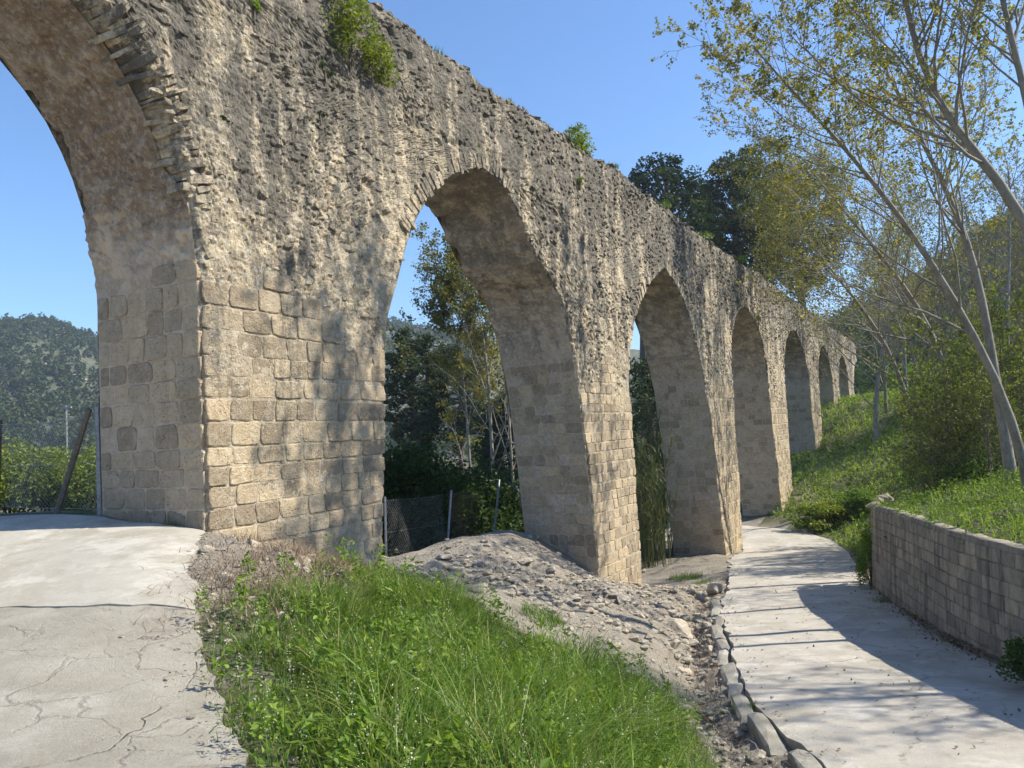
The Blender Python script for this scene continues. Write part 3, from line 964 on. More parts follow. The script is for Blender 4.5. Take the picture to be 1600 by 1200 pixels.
def bay(i, res, back_res=0.35):
    A, B = ARCH[i], ARCH[i + 1]
    zb = min(-1.9, gh1(XF, (A['R'][0, 1] + B['L'][0, 1]) / 2) - 1.2) - 0.3
    zr = np.unique(np.concatenate([np.arange(zb, ZTOP, res), [A['za'], B['za'], ZTOP]]))
    y0, y1 = leg_y(A, 'R', zr), leg_y(B, 'L', zr)
    nc = int((B['m'] - A['m']) / res * 0.8) + 1
    s = np.linspace(0, 1, nc)
    Y = y0[:, None] * (1 - s) + y1[:, None] * s
    Z = np.repeat(zr[:, None], nc, 1)
    Z = Z + (top_z(Y) - ZTOP) * sstep(ZTOP - 0.6, ZTOP, Z)
    D = face_disp(Y, Z)
    below = (zr < A['za'])[:, None], (zr < B['za'])[:, None]
    e = np.minimum(np.where(below[0], Y - y0[:, None], 9), np.where(below[1], y1[:, None] - Y, 9))
    chip = np.clip(0.5 + 1.1 * fbm(Y / 0.16, Z / 0.16, None, 81, 2), 0, 1.6)
    D = D * sstep(-0.02, 0.10, e) - 0.05 * (1 - sstep(0, 0.06, e)) - 0.05 * chip * np.exp(-(e / 0.09) ** 2) * sstep(0, 0.02, e)
    if i == 1:   # the ring of the first arch has lost its facing
        z_ = Z
        w = sstep(3.15, 3.5, z_) * np.interp(z_, [3.1, 3.6, 4.2, 6.0, 6.5], [0.0, 0.16, 0.24, 0.30, 0.0])
        dd = Y - y0[:, None]
        w = w * (1 + 0.35 * fbm(Y / 0.2, Z / 0.2, None, 91, 2))
        D = D - sstep(3.15, 3.7, z_) * 0.32 * (1 - sstep(0.15, 1.0, dd / np.maximum(w, 1e-3))) * (w > 0.02)
    X = XF + D
    # the wall leans in a little at the very top
    X = X - 0.10 * sstep(ZTOP - 0.25, ZTOP, Z)
    acc = Acc()
    wy_ = Y + 0.07 * vnoise(Y / 0.3, Z / 0.3, None, 51); wz_ = Z + 0.07 * vnoise(Y / 0.3, Z / 0.3, None, 52)
    g1, g2, gid = cells(wy_ / 0.23, wz_ / 0.145, 17)
    ru_t = rubble_amount(Y, Z)
    tv = np.clip(0.5 + 0.12 * fbm(Y / 0.22, Z / 0.14, None, 33, 2) + ru_t * sstep(0.02, 0.1, g2 - g1) * 0.75 * (gid - 0.5) - 0.22 * ru_t * (1 - sstep(0.0, 0.08, g2 - g1)), 0, 1)
    acc.add(np.stack([X, Y, Z], -1).reshape(-1, 3), grid_faces(len(zr), nc), tint=tv.ravel())
    # back face
    zr2 = np.unique(np.concatenate([np.arange(zb, ZTOP, back_res), [A['za'], B['za'], ZTOP]]))
    s2 = np.linspace(0, 1, int((B['m'] - A['m']) / back_res))
    Y2 = leg_y(A, 'R', zr2)[:, None] * (1 - s2) + leg_y(B, 'L', zr2)[:, None] * s2
    Z2 = np.repeat(zr2[:, None], len(s2), 1)
    Z2 = Z2 + (top_z(Y2) - ZTOP) * sstep(ZTOP - 0.6, ZTOP, Z2)
    X2 = XB + 0.04 * fbm(Y2 / 0.6, Z2 / 0.6, None, 5, 3)
    acc.add(np.stack([X2, Y2, Z2], -1).reshape(-1, 3), grid_faces(len(zr2), len(s2))[:, ::-1])
    # top
    t = np.linspace(0, 1, 14)
    yt = np.linspace(A['m'], B['m'], max(20, int((B['m'] - A['m']) / (res * 2))))
    xt = (XF - 0.10) * (1 - t)[:, None] + XB * t[:, None] + 0 * yt[None]
    xt[0] = np.interp(yt, Y[-1], X[-1])
    zt = top_z(yt)[None] + (0.10 * fbm(xt / 0.3, np.repeat(yt[None], 14, 0) / 0.3, None, 6, 3) + 0.06) * np.sin(t * math.pi)[:, None]
    acc.add(np.stack([xt, np.repeat(yt[None], 14, 0), zt], -1).reshape(-1, 3), grid_faces(14, len(yt))[:, ::-1], tint=0.4)
    body = acc.build('pier', MAT['wall'], aq, False, origin=(XF, (A['R'][0, 1] + B['L'][0, 1]) / 2, zb + 1))
    return body, zb


def leg_curve(arch, side, zb, step):
    K = arch[side]
    P = K[K[:, 0] > zb]
    P = np.concatenate([[[zb, np.interp(zb, K[:, 0], K[:, 1])]], P])
    s = np.concatenate([[0], np.cumsum(np.hypot(*np.diff(P, axis=0).T))])
    t = np.linspace(0, s[-1], int(s[-1] / step) + 2)
    z, y = np.interp(t, s, P[:, 0]), np.interp(t, s, P[:, 1])
    # soften the knots
    for _ in range(4):
        y[1:-1] = 0.25 * y[:-2] + 0.5 * y[1:-1] + 0.25 * y[2:]
        z[1:-1] = 0.25 * z[:-2] + 0.5 * z[1:-1] + 0.25 * z[2:]
    return z, y, t


def soffit(arch_i, side, zb, step, parent):
    """inner face of one half arch, from the ground to the apex"""
    z, y, t = leg_curve(ARCH[arch_i], side, zb, step)
    dy, dz = np.gradient(y), np.gradient(z)
    n = np.hypot(dy, dz) + 1e-9
    sg = -1 if side == 'R' else 1            # into the opening
    ny, nz = sg * dz / n, -sg * dy / n
    nz = -np.abs(nz)
    nx = max(8, int((XF - XB) / step))
    u = np.linspace(0, 1, nx)
    front = XF - 0.045 + 0 * z
    if arch_i == 1 and side == 'R':
        front = front - 0.29 * sstep(3.2, 3.7, z)
    Xg = front[:, None] * (1 - u) + XB * u
    T = np.repeat(t[:, None], nx, 1)
    rough = sstep(1.6, 3.0, z)[:, None]
    D = (0.006 + 0.018 * rough) * fbm(Xg / 0.8, T / 0.8, None, 101 + arch_i, 3) + (0.003 + 0.022 * rough) * fbm(Xg / 0.22, T / 0.22, None, 111, 3) + (0.002 + 0.008 * rough) * fbm(Xg / 0.07, T / 0.07, None, 117, 2)
    f1, f2, cid = cells(Xg / 0.29 + 0.2 * vnoise(Xg / .2, T / .2, None, 2), T / 0.15, 121 + arch_i)
    D = D + rough * (0.05 * (cid - 0.5) + 0.02) * sstep(0, 0.12, f2 - f1)
    D = D + 0.006 * rough * vnoise(Xg / .035, T / .035, None, 3)
    # ragged far edge where slabs have dropped
    rag = 0.16 * np.maximum(0, fbm(t / 0.28, t * 0, None, 131 + arch_i, 3)) * sstep(2.4, 3.2, z)
    D = D - rag[:, None] * sstep(0.90, 1.0, u)[None]
    D = D * sstep(0, 0.05, u)[None]
    V = np.stack([Xg, y[:, None] + ny[:, None] * D, z[:, None] + nz[:, None] * D], -1).reshape(-1, 3)
    F = grid_faces(len(z), nx)
    if side == 'L': F = F[:, ::-1]
    tv = np.clip(0.5 + 0.15 * fbm(Xg / 0.4, T / 0.25, None, 141, 3) + rough * (0.9 * (cid - 0.5) * sstep(0, 0.1, f2 - f1) - 0.3 * (1 - sstep(0, 0.08, f2 - f1))), 0, 1)
    return mobj('arch_soffit', V, F, MAT['vault' if arch_i == 1 else 'soffit'], parent, False, tv.ravel(), origin=(XF, y[0], zb + 1))


RES = {0: 0.2, 1: 0.033, 2: 0.054, 3: 0.07, 4: 0.09, 5: 0.12, 6: 0.15, 7: 0.2}
PIERS = {}
for i in range(8):
    p, zb = bay(i, RES[i])
    PIERS[i] = (p, zb)
    st = max(0.042, RES[i] * 1.2)
    soffit(i, 'R', zb, st, p)
    soffit(i + 1, 'L', zb, max(0.06, st), p)


# dressed blocks, rubble stones and arch slabs -------------------------------------------------
def pillow(s0, s1, t0, t1, proud, r, nx=10, ny=7, corner=0.16, skirt=0.07):
    """a dressed block on the unit face: returns (s, t, h) for each vertex and the faces; slightly rounded, uneven outline"""
    a = np.concatenate([[-1], np.linspace(-0.93, 0.93, nx - 2), [1]]); b = np.concatenate([[-1], np.linspace(-0.90, 0.90, ny - 2), [1]])
    A, B = np.meshgrid(a, b)
    k = corner
    rr = np.maximum(np.abs(A), np.abs(B))
    sh = 1 - k * (np.abs(A) * np.abs(B)) ** 5
    jx, jy = r.uniform(-0.06, 0.06, 4), r.uniform(-0.08, 0.08, 4)
    A2 = A * sh + jx[0] * B + jx[1] * A * B * 0.6
    B2 = B * sh + jy[0] * A * 0.5 + jy[1] * A * B * 0.6
    ed = 0.05 * fbm(A * 3.0 + r.uniform(0, 90), B * 3.0, None, int(r.integers(1, 999)), 3)
    A2 = A2 * (1 + ed); B2 = B2 * (1 + ed)
    S = (s0 + s1) / 2 + A2 * (s1 - s0) / 2
    T = (t0 + t1) / 2 + B2 * (t1 - t0) / 2
    H = proud - 0.010 * (rr > 0.96) + 0.0045 * fbm(S / 0.07, T / 0.07, None, int(r.integers(1, 999)), 3, 0.7) + 0.004 * (r.uniform(-1, 1) * A + r.uniform(-1, 1) * B)
    P = np.stack([S, T, H], -1)
    ring = [(0, j) for j in range(nx)] + [(i, nx - 1) for i in range(1, ny)] + [(ny - 1, j) for j in range(nx - 2, -1, -1)] + [(i, 0) for i in range(ny - 2, 0, -1)]
    sk = np.array([P[i, j] for i, j in ring]); sk[:, 2] = -skirt
    V = np.concatenate([P.reshape(-1, 3), sk])
    Q = [grid_faces(ny, nx)]
    n0 = nx * ny; idx = [i * nx + j for i, j in ring]; m_ = len(ring)
    Q.append(np.array([[idx[(k + 1) % m_], idx[k], n0 + k, n0 + (k + 1) % m_] for k in range(m_)]))
    return V, np.concatenate(Q)


def on_front(V):
    """(s=y, t=z, h) -> world on the front face"""
    return np.stack([XF + V[:, 2], V[:, 0], V[:, 1]], 1)


def courses(z0, z1, h, r):
    z = z0
    out = []
    while z < z1:
        hh = h * r.uniform(0.86, 1.16)
        out.append((z, z + hh)); z += hh
    return out


OBJ_BLOCKS = []          # (area, object builder) of pier 2, the largest become parts of their own


def pier_blocks(i, zlo, zhi, h, wrange, r, as_parts, gap=0.017, with_soffit=True, nx=10, ny=7):
    A, B = ARCH[i], ARCH[i + 1]
    p, zb = PIERS[i]
    acc = Acc(); cand = []
    ztab, ytab, ttab = leg_curve(A, 'R', zb, 0.05)
    for (za, zc) in courses(zlo, zhi, h, r):
        zm = (za + zc) / 2
        slope = 0.012 * r.uniform(-1, 1)
        y0, y1 = float(leg_y(A, 'R', np.array(zm))) + 0.02, float(leg_y(B, 'L', np.array(zm))) - 0.02
        g0 = gh1(XF + 0.1, (y0 + y1) / 2)
        y = y0
        while y < y1 - 0.05:
            w = r.uniform(*wrange) * (1.15 if y == y0 else 1)
            ye = y1 if y1 - (y + w) < wrange[0] * 0.7 else y + w
            ru = float(rubble_amount(np.array([(y + ye) / 2]), np.array([zm]))[0])
            if zc > gh1(XF + 0.05, (y + ye) / 2) - 0.1 and ru < r.uniform(0.25, 0.9):
                V, Q = pillow(y + gap / 2, ye - gap / 2, za + gap / 2, zc - gap / 2, r.uniform(-0.001, 0.015), r, nx, ny, corner=0.10)
                V[:, 1] += slope * (V[:, 0] - y0)
                V[:, 2] += face_low(V[:, 0], V[:, 1])
                cand.append(((ye - y) * (zc - za), on_front(V), Q, MAT['block'], r.uniform(0.1, 0.95)))
            y = ye
        if with_soffit:
            x = XF - 0.03
            yc = float(np.interp(zm, ztab, ytab))
            dydz = (float(np.interp(zc, ztab, ytab)) - float(np.interp(za, ztab, ytab))) / (zc - za)
            while x > XB + 0.05:
                w = r.uniform(*wrange)
                xe = XB + 0.02 if (x - w) - XB < wrange[0] * 0.7 else x - w
                if zc > gh1((x + xe) / 2, yc - 0.1) - 0.1 and zm < zhi - 0.1 and r.uniform() < (0.9 if i < 3 else 0.5):
                    V, Q = pillow(xe + gap * 0.5, x - gap * 0.5, za + gap * 0.5, zc - gap * 0.5, r.uniform(0.006, 0.020), r, nx, ny, corner=0.12)
                    W = np.stack([V[:, 0], np.interp(V[:, 1], ztab, ytab) - V[:, 2] - 0.002, V[:, 1]], 1)
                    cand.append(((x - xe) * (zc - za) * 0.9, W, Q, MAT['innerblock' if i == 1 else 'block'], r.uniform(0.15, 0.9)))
                x = xe
    cand.sort(key=lambda c: -c[0])
    for k, (ar, V, Q, mt, tn) in enumerate(cand):
        if k < as_parts:
            c = V.mean(0)
            mobj('block', V, Q, mt, p, False, np.full(len(V), tn), origin=c)
        else:
            acc.add(V, Q, tint=tn)
    if acc.n:
        o = acc.build('block', MAT['block'], p, False, origin=(XF, (A['R'][0, 1] + B['L'][0, 1]) / 2, zlo))
        o['kind'] = 'stuff'
    return len(cand)


r_ = np.random.default_rng(5)
NB = {}
NB[1] = pier_blocks(1, -2.55, 2.5, 0.29, (0.30, 0.55), r_, 220)
NB[2] = pier_blocks(2, -5.1, 1.9, 0.27, (0.28, 0.50), r_, 80, nx=6, ny=5)
NB[3] = pier_blocks(3, -6.0, 1.7, 0.28, (0.30, 0.55), r_, 0, nx=5, ny=4)
NB[4] = pier_blocks(4, -5.6, 1.8, 0.29, (0.30, 0.55), r_, 0, nx=4, ny=4)
NB[5] = pier_blocks(5, -4.2, 1.8, 0.30, (0.30, 0.60), r_, 0, nx=4, ny=3)
NB[6] = pier_blocks(6, -0.6, 1.8, 0.30, (0.30, 0.60), r_, 0, nx=4, ny=3)

ROCKS = [rock_shape(s, 1, 0.6, 8) for s in range(14)]
ROCKS2 = [rock_shape(s + 40, 2, 0.45, 6) for s in range(8)]


def rubble_stones(i, step_y, step_z, size, r, keep=0.75, proud=0.02):
    """uneven facing stones bedded in the spandrel mortar"""
    A, B = ARCH[i], ARCH[i + 1]
    p, zb = PIERS[i]
    acc = Acc()
    zz = np.arange(0.2, ZTOP - 0.05, step_z)
    for k, z in enumerate(zz):
        y0, y1 = float(leg_y(A, 'R', np.array(z))), float(leg_y(B, 'L', np.array(z)))
        if z > A['za']: y0 = A['m']
        if z > B['za']: y1 = B['m']
        yy = np.arange(y0 + 0.1 + step_y * (k % 2) * 0.5, y1 - 0.08, step_y)
        if len(yy) == 0: continue
        yy = yy + r.uniform(-0.35, 0.35, len(yy)) * step_y
        zj = z + r.uniform(-0.4, 0.4, len(yy)) * step_z
        ru = rubble_amount(yy, zj)
        patch = vnoise(yy / 1.1, zj / 0.8, None, 77 + i)
        band = sstep(6.3, 7.2, zj)
        ok = (r.uniform(size=len(yy)) < keep * ru * np.clip(0.62 + 0.75 * patch + 0.45 * band, 0, 1)) & (yy > y0 + 0.06) & (yy < y1 - 0.06)
        if i == 1: ok &= ~((yy < 6.0) & (zj < 5.9))
        yy, zj = yy[ok], zj[ok]
        fd = face_disp(yy, zj)
        tz = top_z(yy)
        for y, zc, d, tt in zip(yy, zj, fd, tz):
            if zc > tt - 0.02: continue
            V, T = ROCKS[r.integers(len(ROCKS))]
            q = r.uniform(-0.35, 0.35)
            c_, s_ = math.cos(q), math.sin(q)
            sy, sz, sx = size * r.uniform(0.55, 1.35), size * r.uniform(0.35, 0.8), size * r.uniform(0.25, 0.5)
            a, b = V[:, 1] * sy, V[:, 2] * sz
            W = np.stack([XF + d + proud * r.uniform(-1.2, 1.2) + (0.014 if i > 1 else 0) - sx * 0.45 + V[:, 0] * sx, y + a * c_ - b * s_, zc + a * s_ + b * c_], 1)
            acc.add(W, T=T, tint=r.uniform(0.05, 1))
    o = acc.build('rubble', MAT['rubble'], p, False, origin=(XF, (A['R'][0, 1] + B['L'][0, 1]) / 2, 3))
    o['kind'] = 'stuff'


rubble_stones(1, 0.20, 0.135, 0.105, r_, 0.75, 0.016)
rubble_stones(2, 0.21, 0.14, 0.12, r_, 0.9)
rubble_stones(3, 0.24, 0.16, 0.13, r_, 0.9)
rubble_stones(4, 0.30, 0.20, 0.16, r_, 0.85)
rubble_stones(5, 0.36, 0.24, 0.19, r_, 0.85)
rubble_stones(6, 0.45, 0.3, 0.23, r_, 0.8)


def coping(i, r, n):
    """loose stones along the broken top edge"""
    A, B = ARCH[i], ARCH[i + 1]
    p, zb = PIERS[i]
    acc = Acc()
    for k in range(n):
        y = r.uniform(A['m'], B['m'])
        V, T = ROCKS[r.integers(len(ROCKS))]
        s = r.uniform(0.06, 0.16)
        W = (V * np.array([1, 1.2, 0.6]) * s) @ rotz(r.uniform(0, 6)).T + np.array([XF - 0.12 - abs(r.normal(0, 0.18)), y, float(top_z(np.array(y))) + s * 0.15])
        acc.add(W, T=T, tint=r.uniform(0.05, 0.9))
    o = acc.build('coping_stone', MAT['rubble'], p, False, origin=(XF, (A['m'] + B['m']) / 2, ZTOP))
    o['kind'] = 'stuff'


for i, n in ((1, 150), (2, 150), (3, 130), (4, 110), (5, 90), (6, 70)):
    coping(i, r_, n)


def arch_slabs(arch_i, side, zlo, r, thick, length, depth, proud, parent, objs=True, zhi=99, gapk=1.15, acc=None):
    """thin slabs set on edge round the arch"""
    z, y, t = leg_curve(ARCH[arch_i], side, zlo, 0.02)
    dy, dz = np.gradient(y), np.gradient(z)
    n = np.hypot(dy, dz)
    sg = -1 if side == 'R' else 1
    oy, oz = -sg * dz / n, np.abs(sg * dy / n)      # away from the opening
    s = 0.05
    while s < t[-1] - 0.05:
        th = thick * (r.uniform(0.6, 1.5) if arch_i != 1 else r.choice([0.45, 0.6, 0.8, 1.0, 1.5]) * r.uniform(0.8, 1.2))
        k = int(np.searchsorted(t, s + th / 2))
        if k >= len(t) or z[k] > zhi: break
        P = np.array([0, y[k], z[k]]); O = np.array([0, oy[k], oz[k]]); Tn = np.array([0, dy[k], dz[k]]) / n[k]
        q = r.uniform(-0.10, 0.10) * (2.6 if arch_i == 1 else 1)
        O, Tn = O * math.cos(q) + Tn * math.sin(q), Tn * math.cos(q) - O * math.sin(q)
        ln = length * (r.uniform(0.75, 1.2) if arch_i != 1 else r.uniform(0.35, 1.15))
        start = r.uniform(-0.03, 0.05) * (1.6 if objs else 0.5) + (r.uniform(-0.02, 0.12) if arch_i == 1 else 0)
        xf = XF + proud + r.uniform(-0.05, 0.05) * (2.0 if arch_i == 1 else 0.4)
        if arch_i == 1: xf = XF - 0.02 - 0.5 * float(sstep(3.2, 3.7, z[k])) * r.uniform(0.0, 1.0) ** 0.8
        V, Q = pillow(0, ln, -th * 0.5, th * 0.5, 0.012, r, 6, 4, 0.12, depth)
        W = P + np.outer(V[:, 0] + start, O) + np.outer(V[:, 1] * 0.9, Tn)
        W[:, 0] = xf + V[:, 2]
        if arch_i == 1:
            dd = np.clip((V[:, 0] + start) / 0.26, 0, 1)
            W[:, 0] = XF + 0.04 + r.uniform(-0.06, 0.06) - 0.28 * float(sstep(3.2, 3.7, z[k])) * (1 - dd) ** 1.2 + V[:, 2]
        tn = r.uniform(0.25, 1.0)
        if objs: mobj('voussoir', W, Q, MAT['rubble'], parent, False, np.full(len(W), tn), origin=W.mean(0))
        else: acc.add(W, Q, tint=tn)
        s += th * gapk
    return


arch_slabs(1, 'R', 3.05, r_, 0.085, 0.34, 0.30, -0.13, PIERS[1][0], True, 6.2, 0.62)
arch_slabs(2, 'L', 3.6, r_, 0.12, 0.36, 0.08, -0.004, PIERS[1][0], True)
arch_slabs(2, 'R', 4.2, r_, 0.12, 0.30, 0.08, -0.004, PIERS[2][0], True)
for a, lo_, hi_ in ((3, 2, 3), (4, 3, 4), (5, 4, 5), (6, 5, 6)):
    for side, pi in (('L', lo_), ('R', hi_)):
        ac = Acc()
        arch_slabs(a, side, 1.6, r_, 0.16 if a == 3 else 0.26, 0.36, 0.08, 0.004, None, False, acc=ac)
        o = ac.build('voussoir', MAT['rubble'], PIERS[pi][0], False, origin=(XF, ARCH[a]['m'], 3))
        o['kind'] = 'stuff'
# ------------------------------------------------------------------ retaining wall
def wall_curve(y):
    y = np.asarray(y, float)
    x = wall_x(y)
    return x


wy = np.linspace(5.0, 21.3, 400)
wx = np.interp(wy, WALL_Y, WALL_X)
for _ in range(260):
    wx[1:-1] = 0.25 * wx[:-2] + 0.5 * wx[1:-1] + 0.25 * wx[2:]
wxy = np.stack([wx, wy], 1)[::-1]                    # from the far end towards the viewer
ws = np.concatenate([[0], np.cumsum(np.linalg.norm(np.diff(wxy, axis=0), axis=1))])
wt = np.gradient(wxy, axis=0); wt /= np.linalg.norm(wt, axis=1, keepdims=True)
wnrm = np.stack([wt[:, 1], -wt[:, 0]], 1)            # towards the path
if wnrm[0, 0] > 0: wnrm = -wnrm


def wall_top(y): return np.interp(y, [5, 12, 14.4, 18.4, 21.3], [-1.45, -1.87, -1.96, -2.1, -2.3])


def on_rwall(s, t, h):
    """s along the wall, t below its top, h proud of it"""
    px, py = np.interp(s, ws, wxy[:, 0]), np.interp(s, ws, wxy[:, 1])
    nx_, ny_ = np.interp(s, ws, wnrm[:, 0]), np.interp(s, ws, wnrm[:, 1])
    batter = 0.05 * t
    return np.stack([px + nx_ * (h + batter - 0.05), py + ny_ * (h + batter - 0.05), wall_top(py) - t], -1)


rw = empty('retaining_wall', (float(wxy[200, 0]), float(wxy[200, 1]), -3.6))
tag(rw, 'curved grey concrete block retaining wall along the right side of the path', 'wall')
SS, TT = np.meshgrid(np.linspace(0, ws[-1], 220), np.linspace(0.0, 2.5, 26))
core = on_rwall(SS, TT, -0.012 + 0.006 * fbm(SS / .3, TT / .3, None, 4, 3))
core[0, :, 2] += 0.02
capf = core[0].copy(); capb = core[0].copy()
off = np.stack([np.interp(SS[0], ws, wnrm[:, 0]), np.interp(SS[0], ws, wnrm[:, 1]), 0 * SS[0]], 1)
rows = [capb - off * d + np.array([0, 0, 1]) * (0.025 * fbm(SS[0] / .3, SS[0] * 0 + d * 9, None, 5, 3) + 0.02)[:, None] for d in (0.34, 0.24, 0.12, 0.0)]
rows[0][:, 2] -= 0.5
Gc = np.concatenate([np.array(rows), core], 0)
mobj('mortar_bed', Gc.reshape(-1, 3), grid_faces(Gc.shape[0], Gc.shape[1])[:, ::-1], MAT['cblock'], rw, True, np.full(Gc.shape[0] * Gc.shape[1], 0.35), origin=(float(wxy[200, 0]), float(wxy[200, 1]), -3.6))
rb = np.random.default_rng(21)
far_acc = Acc()
crs = 0.205
for c in range(10):
    s = -0.2 * (c % 2) - rb.uniform(0, 0.05)
    while s < ws[-1] - 0.3:
        w = 0.41 * (1 if rb.uniform() < 0.85 else rb.uniform(0.5, 0.8))
        a, b = max(s, 0.0), s + w
        t0 = 0.03 + c * crs
        sm = (a + b) / 2
        pm = on_rwall(np.array([sm]), np.array([t0 + crs]), 0)[0]
        if b - a > 0.08 and pm[2] > path_z(pm[0], pm[1]) - 0.22:
            V, Q = pillow(a + 0.003, b - 0.003, t0 + 0.006, t0 + crs - 0.006, rb.uniform(0.002, 0.010), rb, 5, 4, 0.05, 0.05)
            W = on_rwall(V[:, 0], V[:, 1], V[:, 2])
            Q = Q[:, ::-1]
            tn = rb.uniform(0.1, 0.95)
            if pm[1] > 10.3: mobj('block', W, Q, MAT['cblock'], rw, False, np.full(len(W), tn), origin=W.mean(0))
            else: far_acc.add(W, Q, tint=tn)
        s += w
o = far_acc.build('block', MAT['cblock'], rw, False, origin=(2.5, 8, -2.5)); o['kind'] = 'stuff'
# the wall's broken far end: rough stones turning away from the path
for k in range(26):
    V, T = ROCKS2[rb.integers(len(ROCKS2))]
    s = rb.uniform(0.10, 0.2)
    f = rb.uniform(0, 1) ** 0.8
    c = np.array([-1.86 + 0.35 * f + rb.normal(0, 0.06), 21.35 + 1.5 * f, 0])
    c[2] = -4.1 + rb.uniform(0, 1) * 1.95
    W = (V * np.array([1, 1.3, 0.7]) * s) @ rotz(rb.uniform(0, 6)).T + c
    mobj('end_stone', W, T, MAT['rubble'], rw, False, np.full(len(W), rb.uniform(0, 0.5)), origin=c)

# ------------------------------------------------------------------ kerb along the ditch
kerb = empty('kerb', (-3.0, 11, -3.5))
tag(kerb, 'broken low concrete kerb between the path and the stony ditch', 'kerb')
km = (PLj[:, 1] > 6.6) & (PLj[:, 1] < 19.5)
kp = PLj[km]
ksd = np.concatenate([[0], np.cumsum(np.linalg.norm(np.diff(kp, axis=0), axis=1))])
ktan = np.gradient(kp, axis=0); ktan /= np.linalg.norm(ktan, axis=1, keepdims=True)
s = 0.0
while s < ksd[-1] - 0.3:
    ln = rb.uniform(0.6, 1.5)
    if rb.uniform() > 0.06:
        p = np.array([np.interp(s + ln / 2, ksd, kp[:, 0]), np.interp(s + ln / 2, ksd, kp[:, 1])])
        t = np.array([np.interp(s + ln / 2, ksd, ktan[:, 0]), np.interp(s + ln / 2, ksd, ktan[:, 1])]); t /= np.linalg.norm(t)
        nl = np.array([-t[1], t[0]])
        V = rock_shape(int(rb.integers(1, 9999)), 2, 0.22, 3)[0].copy(); T = ICO2[1]
        V = np.sign(V) * np.abs(V) ** 0.45
        q = rb.uniform(-0.05, 0.05)
        wid = rb.uniform(0.11, 0.14)
        W = np.zeros_like(V)
        W[:, :2] = p + np.outer(V[:, 0] * ln * 0.53, t) + np.outer(V[:, 1] * wid + 0.12, nl)
        zc = float(path_z(p[0], p[1])) - 0.195 + rb.uniform(-0.02, 0.02)
        W[:, 2] = zc + V[:, 2] * 0.17 + V[:, 0] * q
        mobj('kerb_stone', W, T, MAT['kerb'], kerb, False, None, origin=(p[0], p[1], zc))
    s += ln + rb.uniform(0.005, 0.03)

# ------------------------------------------------------------------ loose rocks


def on_ground(u, v, dmin=3.0, dmax=120.0):
    d = at(u, v, 1.0)
    k = np.geomspace(dmin, dmax, 900)
    P = k[:, None] * d
    hit = P[:, 2] < gh(P[:, 0], P[:, 1])
    i = int(np.argmax(hit))
    return P[i]


def rock(u, v, px, label, flat=0.6, group='loose rocks lying about', long=1.2, seed=None, tn=None, hi=False):
    p = on_ground(u, v)
    dep = float(p @ CAX[2])
    s = px / FPX * dep * 0.5
    sd = seed if seed is not None else int(u * 7 + v)
    V, T = rock_shape(sd, 3 if hi else 2, 0.5, 9)
    r = np.random.default_rng(sd)
    W = (V * np.array([long, 1.0, flat]) * s) @ rotz(r.uniform(0, 6.28)).T
    W[:, 2] += W[:, 0] * r.uniform(-0.15, 0.15)
    z0 = gh1(p[0], p[1])
    c = np.array([p[0], p[1], z0 + s * flat * 0.35])
    o = mobj('rock', W + c, T, MAT['rock'], None, False, np.full(len(W), r.uniform(0.45, 1.0) if tn is None else tn), origin=c)
    return tag(o, label, 'rock', group)


rock(1118, 926, 30, 'angular tan rock beside the path edge near the second pier', 0.8, hi=True)
rock(1058, 988, 56, 'large flat grey rock lying half in the ditch', 0.45, long=1.5, hi=True)
rock(1053, 1012, 26, 'grey rock just below the large flat ditch rock', 0.8)
rock(1080, 926, 20, 'pale rock at the head of the ditch', 0.7)
rock(1094, 936, 24, 'brown rock between the pale rock and the angular path rock', 0.8)
rock(694, 874, 30, 'flat slab rock on the mound in front of the rusty fence', 0.4, long=1.5)
rock(732, 871, 22, 'flat pale rock beside the slab on the mound crest', 0.45, long=1.4)
rock(676, 892, 36, 'big rounded grey rock on the mound left of centre', 0.65, hi=True)
rock(662, 902, 15, 'small white rock beside the big rounded grey one', 0.8, tn=1.0)
rock(748, 886, 22, 'dark wedge rock near the crest of the mound', 0.6, tn=0.3)
rock(822, 878, 34, 'pale flat rock bedded in the mound by the second pier', 0.3, long=1.3, tn=0.9)
rock(746, 926, 24, 'pale pointed rock halfway down the bare mound', 0.7, tn=0.9)
rock(972, 922, 15, 'white rock at the foot of the second pier', 0.7, tn=1.0)
rock(974, 940, 34, 'long pale rock embedded below the second pier', 0.4, long=1.8, tn=0.9)
rock(924, 958, 18, 'round white stone beside the tuft on the mound', 0.8, tn=1.0)
rock(892, 988, 16, 'pale upright stone low on the mound', 0.9, tn=0.9)
rock(322, 862, 26, 'pale rock in the dry debris at the foot of the first pier', 0.55)
rock(250, 858, 16, 'small pale rock on the debris edge of the road', 0.7)
rock(396, 853, 26, 'white rock in the debris against the first pier', 0.7, tn=1.0)
rock(352, 909, 26, 'white rock at the top of the long grass', 0.75, tn=1.0)
rock(330, 938, 20, 'pale rock between road edge and long grass', 0.7, tn=0.9)
rock(486, 874, 18, 'grey stone against the first pier behind the grass', 0.9)
rock(1182, 1186, 44, 'broken white slab of concrete beside the path at the grass', 0.4, tn=1.0, hi=True)
rock(1215, 1165, 44, 'broken flat slab between the kerb and the path crack', 0.25, long=1.4, tn=0.7, hi=True)
for k in range(9):
    rock(462 + rb.uniform(-24, 26), 888 + rb.uniform(-10, 10), rb.uniform(12, 22), 'white lump in the rubble heap beside the first pier', 0.8, 'white rubble heap at the first pier', tn=1.0, seed=900 + k)
for k in range(34):
    rock(rb.uniform(690, 1010), rb.uniform(890, 1030), rb.uniform(9, 15), 'fist-sized pale stone scattered on the bare mound', 0.65, 'fist-sized stones on the mound', seed=1000 + k)
